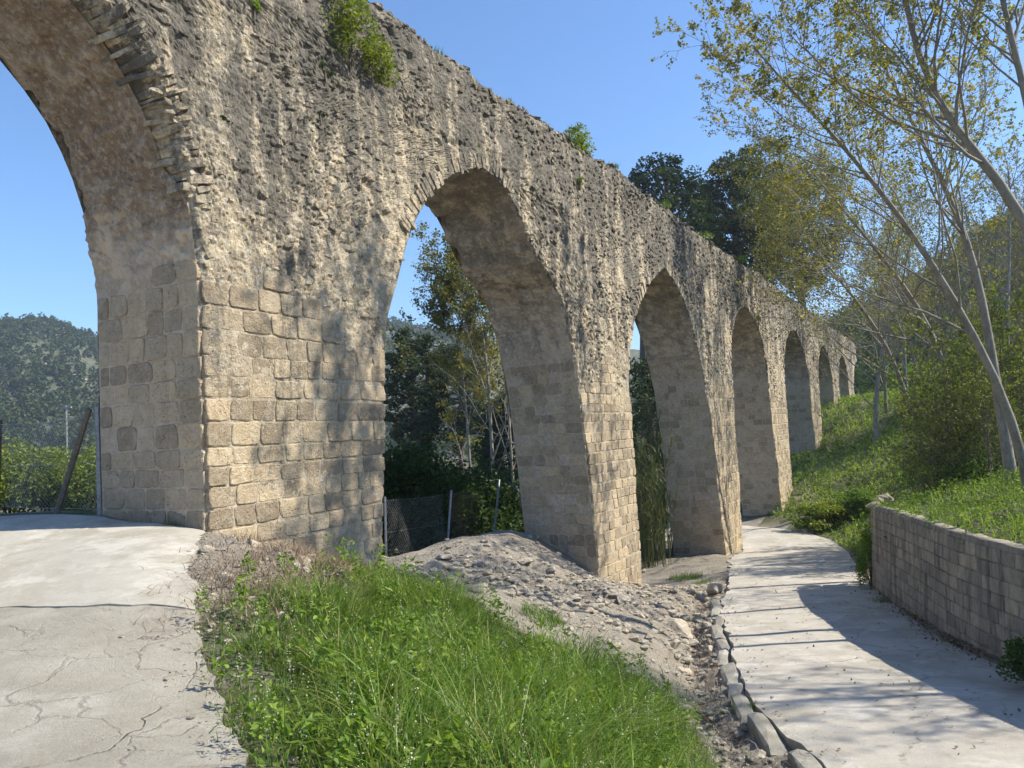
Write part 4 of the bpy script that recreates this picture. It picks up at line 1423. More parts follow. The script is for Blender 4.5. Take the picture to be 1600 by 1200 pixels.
for k in range(26):
    u = rb.uniform(1035, 1110)
    rock(u, 950 + (u - 1035) * 0.3 + rb.uniform(0, 110), rb.uniform(10, 22), 'broken stone lying in the stony ditch beside the kerb', 0.7, 'broken stones in the ditch', seed=1100 + k)


def scatter_stones(name, n, sampler, smin, smax, label, cat, sub=ROCKS, mat='rock'):
    acc = Acc()
    r = np.random.default_rng(len(name) * 31 + n)
    P = sampler(n, r)
    z = gh(P[:, 0], P[:, 1])
    onr = inside(P[:, 0], P[:, 1], ROAD_OLD) | inside(P[:, 0], P[:, 1], ROAD_NEW)
    z = np.where(onr, road_z(P[:, 0], P[:, 1]) - 0.004, z)
    z = np.where(inside(P[:, 0], P[:, 1], PATH_POLY), path_z(P[:, 0], P[:, 1]) - 0.004, z)
    for (x, y), zz in zip(P, z):
        V, T = sub[r.integers(len(sub))]
        s = smin * (smax / smin) ** (r.uniform() ** 2.3)
        W = (V * np.array([1.2, 1, 0.6]) * s) @ rotz(r.uniform(0, 6.28)).T + np.array([x, y, zz + s * 0.2])
        acc.add(W, T=T, tint=r.uniform(0.2, 1.0))
    o = acc.build(name, MAT[mat], None, False)
    return tag(o, label, cat, None, 'stuff')


def s_mound(n, r):
    x = r.normal(-6.8, 1.5, n * 3); y = r.uniform(10.2, 23, n * 3)
    ok = (x > -11.3) & (x < np.interp(y, PL[:90, 1], PL[:90, 0]) - 0.1) & ~inside(x, y, GRASS_POLY)
    return np.stack([x[ok], y[ok]], 1)[:n]


def s_ditch(n, r):
    y = r.uniform(5.5, 20, n)
    x = np.interp(y, PL[:90, 1], PL[:90, 0]) - np.abs(r.normal(0.55, 0.22, n))
    return np.stack([x, y], 1)


def s_pier1(n, r):
    t = r.uniform(0, 1, n)
    x = np.interp(t, [0, 1], [-8.0, -5.5]) + r.normal(0, 0.35, n); y = np.interp(t, [0, 0.5, 1], [8.7, 7.0, 5.0]) + r.normal(0, 0.6, n)
    ok = (x > -8.2) | (y < 6.8)
    return np.stack([x[ok], y[ok]], 1)


scatter_stones('gravel', 5600, s_mound, 0.011, 0.12, 'small broken stones and gravel covering the bare mound', 'gravel')
scatter_stones('gravel', 1300, s_ditch, 0.012, 0.08, 'small broken stones and gravel lining the ditch', 'gravel')
scatter_stones('gravel', 1600, s_pier1, 0.008, 0.05, 'small stones and debris at the foot of the first pier', 'gravel')


def s_edge(n, r):
    e = np.array([(-2.0, 1.4), (-3.25, 2.93), (-4.5, 3.75), (-5.3, 4.25), (-5.75, 4.62), (-6.1, 5.0), (-6.75, 5.35), (-7.3, 5.9), (-7.9, 6.45)])
    t = r.uniform(0, len(e) - 1.001, n); i = t.astype(int); f = (t - i)[:, None]
    return e[i] * (1 - f) + e[i + 1] * f + r.normal(0, 0.14, (n, 2))


def s_pathedge(n, r):
    i = r.integers(4, 116, n)
    return PL[i] + (PR[i] - PL[i]) / np.linalg.norm(PR[i] - PL[i], axis=1, keepdims=True) * np.abs(r.normal(0.05, 0.14, n))[:, None] + r.normal(0, 0.12, (n, 2))


scatter_stones('gravel', 900, s_pathedge, 0.004, 0.028, 'grit lying along the left edge of the path', 'gravel')
scatter_stones('gravel', 900, s_edge, 0.004, 0.03, 'grit and crumbled concrete along the edge of the upper road', 'gravel')


def straw(name, P, hrange, label, mat, lean=1.6, width=0.004, cat='dry grass', tn=(0, 0.12)):
    r = np.random.default_rng(len(P))
    z = gh(P[:, 0], P[:, 1])
    B = np.concatenate([P, z[:, None]], 1)
    V, Q, m_ = blades(B, r.uniform(*hrange, len(P)), r, width, lean, 3)
    o = mobj(name, V, Q, mat, None, True, np.repeat(r.uniform(*tn, len(P)), m_))
    return tag(o, label, cat, None, 'stuff')


straw('dry_grass', s_pier1(4200, rb), (0.06, 0.25), 'dry straw and dead stems heaped at the foot of the first pier', MAT['litter'], tn=(0.3, 1))
straw('dry_grass', s_ditch(1500, rb), (0.05, 0.22), 'dry straw and dead stems in the ditch', MAT['litter'], tn=(0.2, 0.9))
straw('dry_grass', s_mound(1500, rb), (0.05, 0.2), 'dead stems scattered on the bare mound', MAT['litter'], 2.2, tn=(0.1, 0.6))

# ------------------------------------------------------------------ fences


def lattice(P0, P1, Z0, Z1, sp, rad, sag=0.0):
    """woven diamond wire between two vertical lines: P (x,y), Z (bottom, top) at each end"""
    acc = Acc()
    P0, P1 = np.array(P0, float), np.array(P1, float)
    L = np.linalg.norm(P1 - P0); Hh = ((Z0[1] - Z0[0]) + (Z1[1] - Z1[0])) / 2

    def pt(s, t):
        f = s / L
        xy = P0 + (P1 - P0) * f
        zb_ = Z0[0] + (Z1[0] - Z0[0]) * f; zt_ = Z0[1] + (Z1[1] - Z0[1]) * f - sag * 4 * f * (1 - f)
        bulge = 0.05 * math.sin(3 * s + 2 * t)
        return np.array([xy[0] + bulge * 0.5, xy[1] + bulge, zb_ + (zt_ - zb_) * t / Hh])
    for sg in (1, -1):
        c = -Hh
        while c < L + Hh:
            s0, s1 = (c, c + Hh) if sg > 0 else (c + Hh, c)
            pts = []
            for t in np.linspace(0, Hh, 9):
                s = s0 + (s1 - s0) * t / Hh
                if 0 <= s <= L: pts.append(pt(s, t))
            if len(pts) > 1:
                V, Q = tube(pts, rad, 3)
                acc.add(V, Q)
            c += sp
    for t in (0.0, Hh * 0.5, Hh):
        V, Q = tube([pt(s, t) for s in np.linspace(0, L, 14)], rad * 1.5, 3)
        acc.add(V, Q)
    return acc


def post(name, a, b, rad, mat, parent, sides=6):
    a, b = np.array(a, float), np.array(b, float)
    P = np.array([a, a * 0.67 + b * 0.33, a * 0.33 + b * 0.67, b])
    V, Q = tube(P, rad, sides)
    n = len(V)
    V = np.concatenate([V, [b + (b - a) / np.linalg.norm(b - a) * rad * 0.4]])
    T = [[n - sides + j, n - sides + (j + 1) % sides, n] for j in range(sides)]
    acc = Acc(); acc.add(V, Q, np.array(T))
    return acc.build(name, MAT[mat], parent, False, origin=a)


fl = empty('chain_link_fence', (-10.6, 6.98, -0.9))
tag(fl, 'grey chain-link fence with leaning post beside the first pier', 'fence')
lattice((-10.62, 7.0), (-13.2, 7.0), (-.82, .56), (-.78, .52), 0.075, 0.0028, 0.05).build('wire_mesh', MAT['wire'], fl, origin=(-12, 7, -.8))
lattice((-13.2, 7.0), (-16.5, 6.9), (-.78, .52), (-.75, .55), 0.075, 0.0028, 0.05).build('wire_mesh', MAT['wire'], fl, origin=(-15, 7, -.8))
post('post', (-10.58, 6.98, -1.0), (-10.62, 6.99, .64), 0.036, 'steel', fl)
post('post', (-11.45, 6.85, -.95), (-10.75, 6.95, .62), 0.042, 'wood', fl)
post('post', (-13.2, 6.97, -.95), (-13.1, 6.98, .58), 0.045, 'wood', fl)
post('post', (-16.5, 6.9, -.95), (-16.5, 6.9, .6), 0.045, 'wood', fl)
fr = empty('wire_fence', (-12.2, 17, -3.2))
tag(fr, 'sagging rusty wire fence on thin posts seen through the second arch', 'fence')
lattice((-12.2, 15.4), (-12.2, 18.1), (-3.1, -1.52), (-3.15, -1.63), 0.10, 0.0018, 0.03).build('wire_mesh', MAT['wire'], fr, origin=(-12.2, 16.5, -3))
lattice((-12.2, 18.1), (-12.2, 19.85), (-3.15, -1.63), (-3.2, -1.67), 0.09, 0.0024, 0.0).build('wire_mesh', MAT['rust'], fr, origin=(-12.2, 19, -3))
post('post', (-12.2, 15.4, -3.3), (-12.2, 15.45, -1.45), 0.032, 'steel', fr)
post('post', (-12.18, 18.0, -3.3), (-12.2, 18.4, -1.55), 0.032, 'steel', fr)
post('post', (-12.25, 20.6, -3.4), (-12.5, 21.6, -1.5), 0.035, 'steel', fr)
# ------------------------------------------------------------------ plants
def rand_in(poly, n, r):
    lo_, hi_ = poly.min(0), poly.max(0)
    out = []
    while sum(map(len, out)) < n:
        p = r.uniform(lo_, hi_, (n, 2))
        out.append(p[inside(p[:, 0], p[:, 1], poly)])
    return np.concatenate(out)[:n]


rg = np.random.default_rng(77)


def edge_fade(P, poly):
    return poly_dist(P[:, 0], P[:, 1], np.concatenate([poly, poly[:1]]))


def add_grass(name, P, h, width, lean, mat, label, cat='grass', seg=3, tints=None, dirs=None):
    z = gh(P[:, 0], P[:, 1]) - 0.01
    V, Q, m_ = blades(np.concatenate([P, z[:, None]], 1), h, rg, width, lean, seg, dirs)
    t = rg.uniform(0.25, 1.0, len(P)) if tints is None else tints
    o = mobj(name, V, Q, mat, None, True, np.repeat(t, m_))
    return tag(o, label, cat, None, 'stuff')


# foreground bank: long wild grass
P = rand_in(GRASS_POLY, 42000, rg)
ed = edge_fade(P, GRASS_POLY)
thin = sstep(-0.05, 0.55, ed + 0.28 * fbm(P[:, 0] / 0.35, P[:, 1] / 0.35, None, 215, 2))
keep = rg.uniform(size=len(P)) < 0.12 + 0.88 * thin
P, ed = P[keep], ed[keep]
cl = fbm(P[:, 0] / 0.55, P[:, 1] / 0.55, None, 211, 3)
h = (0.10 + 0.30 * sstep(0.0, 1.1, ed)) * (0.8 + 0.75 * cl) * rg.uniform(0.45, 1.45, len(P))
ang = 3 * vnoise(P[:, 0] / 0.45, P[:, 1] / 0.45, None, 212)
dirs = np.stack([np.cos(ang), np.sin(ang), 0 * ang], 1) * 0.55
tt = np.clip(0.55 + 0.3 * cl + rg.normal(0, 0.28, len(P)), 0.12, 1)
tt[rg.uniform(size=len(P)) < 0.09] = 0.02
add_grass('long_grass', P, np.clip(h, 0.05, 0.9), 0.0056, 0.9, MAT['grass'], 'long bright green wild grass covering the near bank', dirs=dirs, tints=tt, seg=3)
# a few taller stems with pale seed heads and a few broad-leaved weeds among them
Ph = rand_in(GRASS_POLY, 420, rg)
Ph = Ph[(edge_fade(Ph, GRASS_POLY) > 0.15) & (Ph[:, 0] > -5.2)]
hh = rg.uniform(0.35, 0.7, len(Ph))
zb_ = gh(Ph[:, 0], Ph[:, 1])
base = np.concatenate([Ph, zb_[:, None]], 1)
V1, Q1, m1 = blades(base, hh, rg, 0.0028, 0.25, 3)
acc = Acc(); acc.add(V1, Q1, tint=0.45)
o = acc.build('seed_stem', MAT['grass'], None, True); tag(o, 'tall thin weed stems rising above the near grass', 'weeds', None, 'stuff')
tips = V1.reshape(-1, m1, 3)[:, -1]
C = (tips[:, None] + rg.normal(0, [0.009, 0.009, 0.05], (len(tips), 14, 3)) - np.array([0, 0, 0.06])).reshape(-1, 3)
V, Q = leaves(C, 0.012, rg, 0.3, 0.6)
tag(mobj('seed_head', V, Q, MAT['flower'], None, False, np.repeat(rg.uniform(0, 1, len(C)), 4)), 'pale seed heads on the tall weed stems of the near bank', 'weeds', None, 'stuff')


def weed(p, rad, hgt, n, size, mat, r, aspect=0.5, up=0.5):
    """leaf centres of a leafy weed"""
    k = r.uniform(0, 1, n)
    a = r.uniform(0, 6.28, n)
    rr = rad * np.sqrt(r.uniform(0, 1, n)) * (1 - 0.5 * k)
    C = np.stack([p[0] + rr * np.cos(a), p[1] + rr * np.sin(a), p[2] + hgt * k], 1)
    return leaves(C, size, r, up, aspect)


acc = Acc()
Pw = rand_in(GRASS_POLY, 300, rg)
Pw = Pw[edge_fade(Pw, GRASS_POLY) > 0.1]
zw = gh(Pw[:, 0], Pw[:, 1])
for (x, y), z in zip(Pw, zw):
    V, Q = weed((x, y, z + 0.12), rg.uniform(0.08, 0.2), rg.uniform(0.1, 0.34), int(rg.integers(14, 40)), rg.uniform(0.04, 0.085), None, rg)
    acc.add(V, Q, tint=np.repeat(rg.uniform(0.2, 1, len(V) // 4), 4))
tag(acc.build('leafy_weed', MAT['herb'], None, False), 'broad leafy weeds growing through the near grass', 'weeds', None, 'stuff')

# tufts: small plants at the path edge, the mound and the pier feet
def tuft(u, v, rad, hgt, n, label, width=0.004, mat='grass', lean=0.7, tn=(0.2, 0.9), where=None):
    p = on_ground(u, v) if where is None else np.array(where, float)
    r = np.random.default_rng(int(abs(u) * 3 + abs(v)))
    a = r.uniform(0, 6.28, n); q = rad * np.sqrt(r.uniform(0, 1, n))
    B = np.stack([p[0] + q * np.cos(a), p[1] + q * np.sin(a), 0 * a], 1)
    B[:, 2] = gh(B[:, 0], B[:, 1]) - 0.01 if where is None else p[2]
    V, Q, m_ = blades(B, hgt * r.uniform(0.4, 1.1, n), r, width, lean, 3)
    c = np.array([p[0], p[1], B[:, 2].mean()])
    o = mobj('grass_tuft', V, Q, MAT[mat], None, True, np.repeat(r.uniform(*tn, n), m_), origin=c)
    return tag(o, label, 'grass tuft', 'grass tufts')


tuft(848, 965, 0.30, 0.26, 420, 'dark green tuft growing alone on the bare mound', 0.004, tn=(0.3, 0.7))
tuft(1072, 905, 0.55, 0.30, 520, 'green tuft at the head of the ditch', 0.005)
tuft(1095, 912, 0.3, 0.2, 200, 'low green tuft right of the ditch head', 0.004)
tuft(1165, 1115, 0.14, 0.16, 260, 'grass tuft on the near end of the kerb', 0.003)
tuft(1228, 1150, 0.14, 0.14, 240, 'grass tuft growing in the broken path corner', 0.003, tn=(0.05, 0.7))
tuft(1158, 1015, 0.10, 0.13, 120, 'thin tuft between kerb and path', 0.003)
tuft(1138, 985, 0.08, 0.10, 90, 'tiny tuft at the path edge beyond the thin one', 0.003)
tuft(270, 940, 0.10, 0.08, 130, 'low tuft on the joint of the upper road', 0.003)
tuft(236, 946, 0.07, 0.06, 90, 'smaller low tuft further left on the road joint', 0.003)
tuft(275, 822, 0.14, 0.16, 180, 'grey green tuft at the foot of the first pier', 0.003, tn=(0.05, 0.4))
tuft(130, 803, 0.2, 0.10, 160, 'low tuft beside the fence post', 0.003)
tuft(958, 905, 0.12, 0.12, 110, 'small tuft at the corner of the second pier', 0.003)
tuft(1378, 945, 0.2, 0.28, 160, 'tuft at the foot of the retaining wall far end', 0.005)
tuft(1440, 970, 0.18, 0.22, 140, 'tuft at the foot of the retaining wall middle', 0.005)
tuft(1500, 1012, 0.25, 0.25, 200, 'tuft at the foot of the retaining wall near the bush', 0.005)

# leaf litter along the wall foot
yy = rg.uniform(9.5, 27, 5200)
xx = np.interp(yy, PR[:110, 1], PR[:110, 0]) + 0.28 - np.abs(rg.normal(0, 0.22, len(yy)))
C = np.stack([xx, yy, path_z(xx, yy) + rg.uniform(0.004, 0.05, len(yy))], 1)
V, Q = leaves(C, 0.05, rg, 1.5, 0.7)
tag(mobj('leaf_litter', V, Q, MAT['litter'], None, False, np.repeat(rg.uniform(0, 1, len(C)), 4)), 'brown dead leaves gathered along the foot of the retaining wall', 'leaf litter', None, 'stuff')

# a few dead leaves blown over the path and the upper road
i_ = rg.integers(5, 120, 420); f_ = rg.uniform(0.03, 0.97, 420)[:, None] ** 0.7
xy = PL[i_] * (1 - f_) + PR[i_] * f_ + rg.normal(0, 0.1, (420, 2))
C = np.concatenate([xy, (path_z(xy[:, 0], xy[:, 1]) + 0.012)[:, None]], 1)
V, Q = leaves(C, 0.045, rg, 4.0, 0.7)
tag(mobj('fallen_leaves', V, Q, MAT['litter'], None, False, np.repeat(rg.uniform(0, 1, len(C)), 4)), 'single dead leaves scattered over the concrete path', 'leaf litter', None, 'stuff')

# terrace and hillside ground cover -----------------------------------------------------------
TERR = np.array([(0.95, 11.6), (0.45, 13.2), (0.0, 14.4), (-0.45, 16.1), (-1.05, 18.4), (-1.6, 21.2), (-1.9, 24), (-2.4, 27), (-3.1, 30.6), (-3.9, 34.6), (-4.9, 38.4), (-6.6, 41.6), (-9.3, 45.4), (-10.3, 48.8), (-10.3, 60), (-10.3, 90), (6, 90), (14, 60), (14, 30), (12, 18), (6, 11)])


def cover(n, poly, hmul, r):
    P = rand_in(poly, n * 3, r)
    d = np.hypot(P[:, 0], P[:, 1])
    keep = r.uniform(size=len(P)) < np.clip((13.0 / d) ** 1.6, 0.035, 1)
    return P[keep]


P = cover(120000, TERR, 1, rg)
d = np.hypot(P[:, 0], P[:, 1])
cl = fbm(P[:, 0] / 1.3, P[:, 1] / 1.3, None, 311, 3)
ee = poly_dist(P[:, 0], P[:, 1], TERR[:16])
grow = sstep(0.0, 0.7, ee)
h = np.clip((0.10 + 0.24 * grow + 0.16 * cl) * rg.uniform(0.5, 1.3, len(P)), 0.04, 0.8) * np.clip(d / 30, 0.9, 1.9)
far = d > 24
n_b = len(P) // 2
add_grass('hillside_grass', P[:n_b], h[:n_b], np.clip(0.0055 * d[:n_b] / 15, 0.0055, 0.03), 0.6, MAT['hillgrass'], 'bright green grass on the terrace and the slope below the far piers', tints=np.clip(0.6 + 0.3 * cl[:n_b] + rg.normal(0, 0.2, n_b), 0.12, 1), seg=2)
Pl = P[n_b:]
k = rg.uniform(0.1, 1, len(Pl))
C = np.concatenate([Pl, (gh(Pl[:, 0], Pl[:, 1]) + h[n_b:] * k * 0.9)[:, None]], 1)
C = np.concatenate([C, C + rg.normal(0, 0.07, C.shape), C + rg.normal(0, 0.09, C.shape)])
dd = np.tile(d[n_b:], 3)
V, Q = leaves(C, np.clip(0.05 * dd / 13, 0.045, 0.22), rg, 0.7, 0.6)
tag(mobj('ground_cover', V, Q, MAT['herb'], None, False, np.repeat(np.clip(0.55 + 0.35 * np.tile(cl[n_b:], 3) + rg.normal(0, 0.2, len(C)), 0, 1), 4)), 'low leafy green herbs covering the terrace above the retaining wall', 'ground cover', None, 'stuff')

# ------------------------------------------------------------------ trees


def perp(d, r):
    a = r.normal(size=3); a -= d * (a @ d)
    return a / (np.linalg.norm(a) + 1e-9)


def branch(p, d, L, r, n=5, up=0.25, wig=0.16):
    pts = [np.array(p, float)]
    d = d / np.linalg.norm(d)
    for k in range(n):
        d = d + r.normal(0, wig, 3) + np.array([0, 0, up / n])
        d /= np.linalg.norm(d)
        pts.append(pts[-1] + d * L / n)
    return np.array(pts), d


def smooth_path(P, n):
    P = np.array(P, float)
    s = np.linspace(0, len(P) - 1, n)
    out = np.stack([np.interp(s, np.arange(len(P)), P[:, k]) for k in range(3)], 1)
    for _ in range(3): out[1:-1] = 0.25 * out[:-2] + 0.5 * out[1:-1] + 0.25 * out[2:]
    return out


def tree_mesh(trunk, r0, r, n1=24, n2=7, n3=4, l1=0.42, spread=0.75, start=0.28, per=6, leaf=0.065, up=0.35, side=None, forks=0, l2=0.42, l3=0.42, jit=0.03):
    """trunk polyline -> wood mesh and leaf centres"""
    T = smooth_path(trunk, 14)
    acc = Acc()
    L = np.linalg.norm(np.diff(T, axis=0), axis=1).sum()
    rad = r0 * (1 - 0.86 * np.linspace(0, 1, len(T)) ** 0.9)
    rad[0] *= 1.25
    acc.add(*tube(T, rad, 9))
    C = []
    for i in range(n1):
        t = start + (1 - start) * ((i + r.uniform()) / n1) ** 0.9
        k = t * (len(T) - 1); k0 = min(int(k), len(T) - 2)
        p = T[k0] + (T[k0 + 1] - T[k0]) * (k - k0)
        dt = T[k0 + 1] - T[k0]; dt /= np.linalg.norm(dt)
        q = perp(dt, r)
        if side is not None: q = q + np.array(side) * 0.5; q /= np.linalg.norm(q)
        d = dt * (1 - 0.35 * spread) + q * spread
        rb_ = np.interp(k, np.arange(len(T)), rad) * r.uniform(0.3, 0.5)
        ln = L * l1 * (1.15 - 0.75 * t) * r.uniform(0.7, 1.2)
        B, de = branch(p, d, ln, r, 6, up, 0.11)
        acc.add(*tube(B, np.maximum(rb_ * (1 - 0.85 * np.linspace(0, 1, 7)), 0.004), 5))
        for j in range(n2):
            u = 0.25 + 0.75 * (j + r.uniform()) / n2
            kk = min(u, 0.999) * 6; j0 = int(kk)
            p2 = B[j0] + (B[j0 + 1] - B[j0]) * (kk - j0)
            dt2 = B[j0 + 1] - B[j0]; dt2 /= np.linalg.norm(dt2)
            d2 = dt2 * 0.75 + perp(dt2, r) * 0.7
            ln2 = ln * l2 * (1.15 - 0.6 * u) * r.uniform(0.6, 1.2)
            B2, de2 = branch(p2, d2, ln2, r, 4, up * 0.8, 0.14)
            acc.add(*tube(B2, np.maximum(rb_ * 0.40 * (1 - 0.7 * np.linspace(0, 1, 5)), 0.0035), 4))
            for m_ in range(n3):
                v = 0.3 + 0.7 * (m_ + r.uniform()) / n3
                kk = min(v, 0.999) * 4; m0 = int(kk)
                p3 = B2[m0] + (B2[m0 + 1] - B2[m0]) * (kk - m0)
                dt3 = B2[m0 + 1] - B2[m0]; dt3 /= np.linalg.norm(dt3) + 1e-9
                B3, _ = branch(p3, dt3 * 0.7 + perp(dt3, r) * 0.75, ln2 * l3 * r.uniform(0.6, 1.3), r, 2, up * 0.5, 0.15)
                acc.add(*tube(B3, np.array([0.0045, 0.0035, 0.002]), 3))
                w = r.uniform(0.25, 1.05, per)[:, None]
                C.append(B3[0] * (1 - w) + B3[2] * w + r.normal(0, jit, (per, 3)))
    return acc, np.concatenate(C)


def put_tree(name, label, trunk, r0, seed, bark='bark', leafmat='poplar', leaf=0.065, group=None, keep=1.0, aspect=0.8, tlo=0.0, thi=1.0, **kw):
    r = np.random.default_rng(seed)
    trunk = np.array(trunk, float)
    base = trunk[0].copy()
    acc, C = tree_mesh(trunk, r0, r, **kw)
    if keep < 1: C = C[r.uniform(size=len(C)) < keep]
    root = empty(name, base)
    tag(root, label, 'tree', group)
    acc.build('trunk', MAT[bark], root, True, origin=base)
    V, Q = leaves(C, leaf, r, 0.2, aspect, 0.3)
    cl_ = fbm(C[:, 0] / 0.8, C[:, 1] / 0.8, C[:, 2] / 0.8, seed % 50, 2)
    tn = np.clip(tlo + (thi - tlo) * (0.45 + 0.3 * cl_ + r.normal(0, 0.2, len(C))), 0, 1)
    mobj('crown', V, Q, MAT[leafmat], root, False, np.repeat(tn, 4), origin=base)
    return root


def copy_tree(root, loc, rz, sc, label, group=None):
    n = root.copy(); COL.objects.link(n)
    n.location = loc; n.rotation_euler = (0, 0, rz); n.scale = (sc,) * 3
    n['label'] = label
    if group: n['group'] = group
    for ch in list(root.children):
        c = ch.copy(); COL.objects.link(c); c.parent = n
    return n


def px(pts):
    return [at(*p) for p in pts]


def grounded(P):
    """first point dropped onto the ground"""
    P = [np.array(p, float) for p in P]
    z = gh1(P[0][0], P[0][1]) - 0.15
    P[0][2] = z
    return P


# the leaning poplars on the terrace (surveyed trunk lines)
put_tree('poplar_tree', 'grey poplar leaning far over the path from the terrace edge', grounded(px([(1612, 770, 17), (1596, 680, 17), (1552, 572, 16.8), (1496, 480, 16.6), (1432, 360, 16.3), (1352, 272, 16), (1308, 212, 15.8), (1240, 150, 15.6), (1175, 70, 15.4)])), 0.11, 301,
         group='poplars on the terrace', n1=30, n2=8, n3=4, l1=0.36, start=0.30, per=16, leaf=0.06, side=(-0.3, 0.1, 0.5))
put_tree('poplar_tree', 'pale straight poplar trunk rising behind the leaning one', grounded(px([(1572, 640, 21), (1545, 520, 21), (1532, 452, 21), (1516, 384, 21), (1488, 316, 21), (1460, 256, 21), (1420, 180, 21), (1372, 90, 21), (1320, -30, 21)])), 0.135, 302,
         group='poplars on the terrace', n1=30, n2=7, n3=4, l1=0.34, start=0.35, per=16, leaf=0.066, side=(-0.2, 0, 0.4))
put_tree('poplar_tree', 'thick pale poplar entering from the right edge and leaning left', grounded(px([(1760, 700, 14), (1690, 500, 14), (1600, 320, 14), (1560, 280, 14), (1520, 236, 14), (1480, 188, 14), (1440, 128, 14), (1400, 8, 14), (1385, -160, 14), (1400, -330, 13.6), (1440, -470, 13)])), 0.12, 303,
         group='poplars on the terrace', n1=38, n2=7, n3=4, l1=0.30, start=0.35, per=15, leaf=0.06, side=(-0.3, 0, 0.4))
put_tree('poplar_tree', 'dark poplar trunk crossing the top right corner', grounded(px([(1690, 760, 13), (1650, 400, 13), (1612, 180, 13), (1585, 80, 13), (1560, -20, 13), (1530, -200, 13), (1500, -420, 13)])), 0.09, 304, bark='bark',
         group='poplars on the terrace', n1=32, n2=7, n3=4, l1=0.28, start=0.4, per=14, leaf=0.062, side=(-0.2, 0, 0.4))
put_tree('poplar_tree', 'slender poplar with dense small leaves beside the far arches', grounded(px([(1500, 640, 34), (1480, 560, 34), (1430, 470, 33), (1370, 390, 32), (1310, 320, 31), (1255, 250, 30)])), 0.16, 305, leafmat='yellowleaf',
         group='poplars on the terrace', n1=34, n2=9, n3=5, l1=0.42, start=0.22, per=11, leaf=0.085, side=(-0.5, 0, 0.2), jit=0.1)
put_tree('poplar_tree', 'yellow leaved poplar arching over the aqueduct top', grounded(px([(1440, 640, 42), (1400, 560, 41), (1340, 470, 40), (1280, 400, 39), (1235, 330, 38)])), 0.15, 306, leafmat='yellowleaf',
         group='poplars on the terrace', n1=34, n2=9, n3=5, l1=0.46, start=0.2, per=11, leaf=0.10, side=(-0.4, 0, 0.1), jit=0.12)
# a straight young poplar, copied for the wood behind and beside the path
gen = put_tree('poplar_tree', 'bare straight poplar in the wood behind the leaning trees', [(9, 26, gh1(9, 26) - 0.1), (9.1, 26, 3), (8.8, 26.2, 6), (8.6, 26.3, 9), (8.4, 26.3, 12)], 0.13, 310,
               group='poplars of the wood', n1=26, n2=7, n3=3, l1=0.33, start=0.2, per=4, leaf=0.09, spread=0.6)
gen2 = put_tree('poplar_tree', 'crooked bushy poplar in the wood behind the leaning trees', [(6.5, 31, gh1(6.5, 31) - 0.1), (6.2, 31, 1.5), (5.4, 31.2, 4), (5.0, 31.4, 6.5), (4.2, 31.4, 9)], 0.12, 311, leafmat='yellowleaf',
                group='poplars of the wood', n1=26, n2=8, n3=4, l1=0.42, start=0.12, per=3, leaf=0.10, spread=0.8)
spots = [(14, 35), (7.5, 54), (16, 41), (5.5, 60), (12, 54), (16, 30), (14, 25), (4.5, 68), (9, 70), (2.5, 80), (18, 50), (20, 38)]
for k, (x, y) in enumerate(spots):
    src = gen if k % 3 == 0 else gen2
    copy_tree(src, (x, y, gh1(x, y) - 0.1), k * 2.1, 0.85 + 0.09 * (k % 5), ('bare straight poplar in the wood behind the leaning trees' if src is gen else 'crooked bushy poplar in the wood behind the leaning trees'))
# out of the picture to the right: the trees whose shadows cross the path and the near pier
for k, (x, y, s) in enumerate([(7.6, 14.6, 0.9), (9.8, 17.0, 1.0)]):
    copy_tree(gen, (x, y, gh1(x, y) - 0.1), 1.3 * k + 0.4, s, 'poplar beyond the right edge shading the path')


def shrub(name, label, loc, rad, n, leaf, mat, seed, cat='shrub', group=None, stems=8, bark='darkbark', shell=0.45, aspect=0.6, lumps=9, up=0.4, tn=(0, 1)):
    """bush of leaf clumps on thin stems; rad = (rx, ry, h)"""
    r = np.random.default_rng(seed)
    rx, ry, hz = rad
    loc = np.array(loc, float)
    cc = []
    for k in range(lumps):
        a = r.uniform(0, 6.28); q = math.sqrt(r.uniform()) * 0.75; zq = r.uniform(0.2, 0.95)
        cc.append([q * math.cos(a) * rx * (1.1 - 0.4 * zq), q * math.sin(a) * ry * (1.1 - 0.4 * zq), zq * hz * 0.85, r.uniform(0.28, 0.48)])
    cc = np.array(cc)
    i = r.integers(0, lumps, n)
    d = r.normal(size=(n, 3)); d /= np.linalg.norm(d, axis=1, keepdims=True)
    rr = cc[i, 3] * (1 - shell * r.uniform(0, 1, n) ** 1.5)
    C = cc[i, :3] + d * rr[:, None] * np.array([rx, ry, hz * 0.62])
    ok = C[:, 2] > 0.02
    C = C[ok]; i = i[ok]
    root = empty(name, loc)
    tag(root, label, cat, group)
    acc = Acc()
    for k in range(stems):
        e = cc[k % lumps]
        B = np.array([[e[0] * 0.1, e[1] * 0.1, -0.15], [e[0] * 0.45, e[1] * 0.45, e[2] * 0.5], [e[0], e[1], e[2]]])
        acc.add(*tube(B + loc, np.array([0.028, 0.018, 0.008]) * max(0.4, hz / 2.5), 5))
    acc.build('stem', MAT[bark], root, True, origin=loc)
    V, Q = leaves(C + loc, leaf, r, up, aspect)
    t = np.clip(0.5 + 0.25 * fbm(C[:, 0] * 2, C[:, 1] * 2, C[:, 2] * 2, seed % 40, 2) + r.normal(0, 0.18, len(C)) + 0.15 * (cc[i, 2] / hz - 0.5), 0, 1)
    t = tn[0] + (tn[1] - tn[0]) * t
    mobj('foliage', V, Q, MAT[mat], root, False, np.repeat(t, 4), origin=loc)
    return root


def onw(u, v, x=XF):
    d = at(u, v, 1.0)
    return d * (x / d[0])


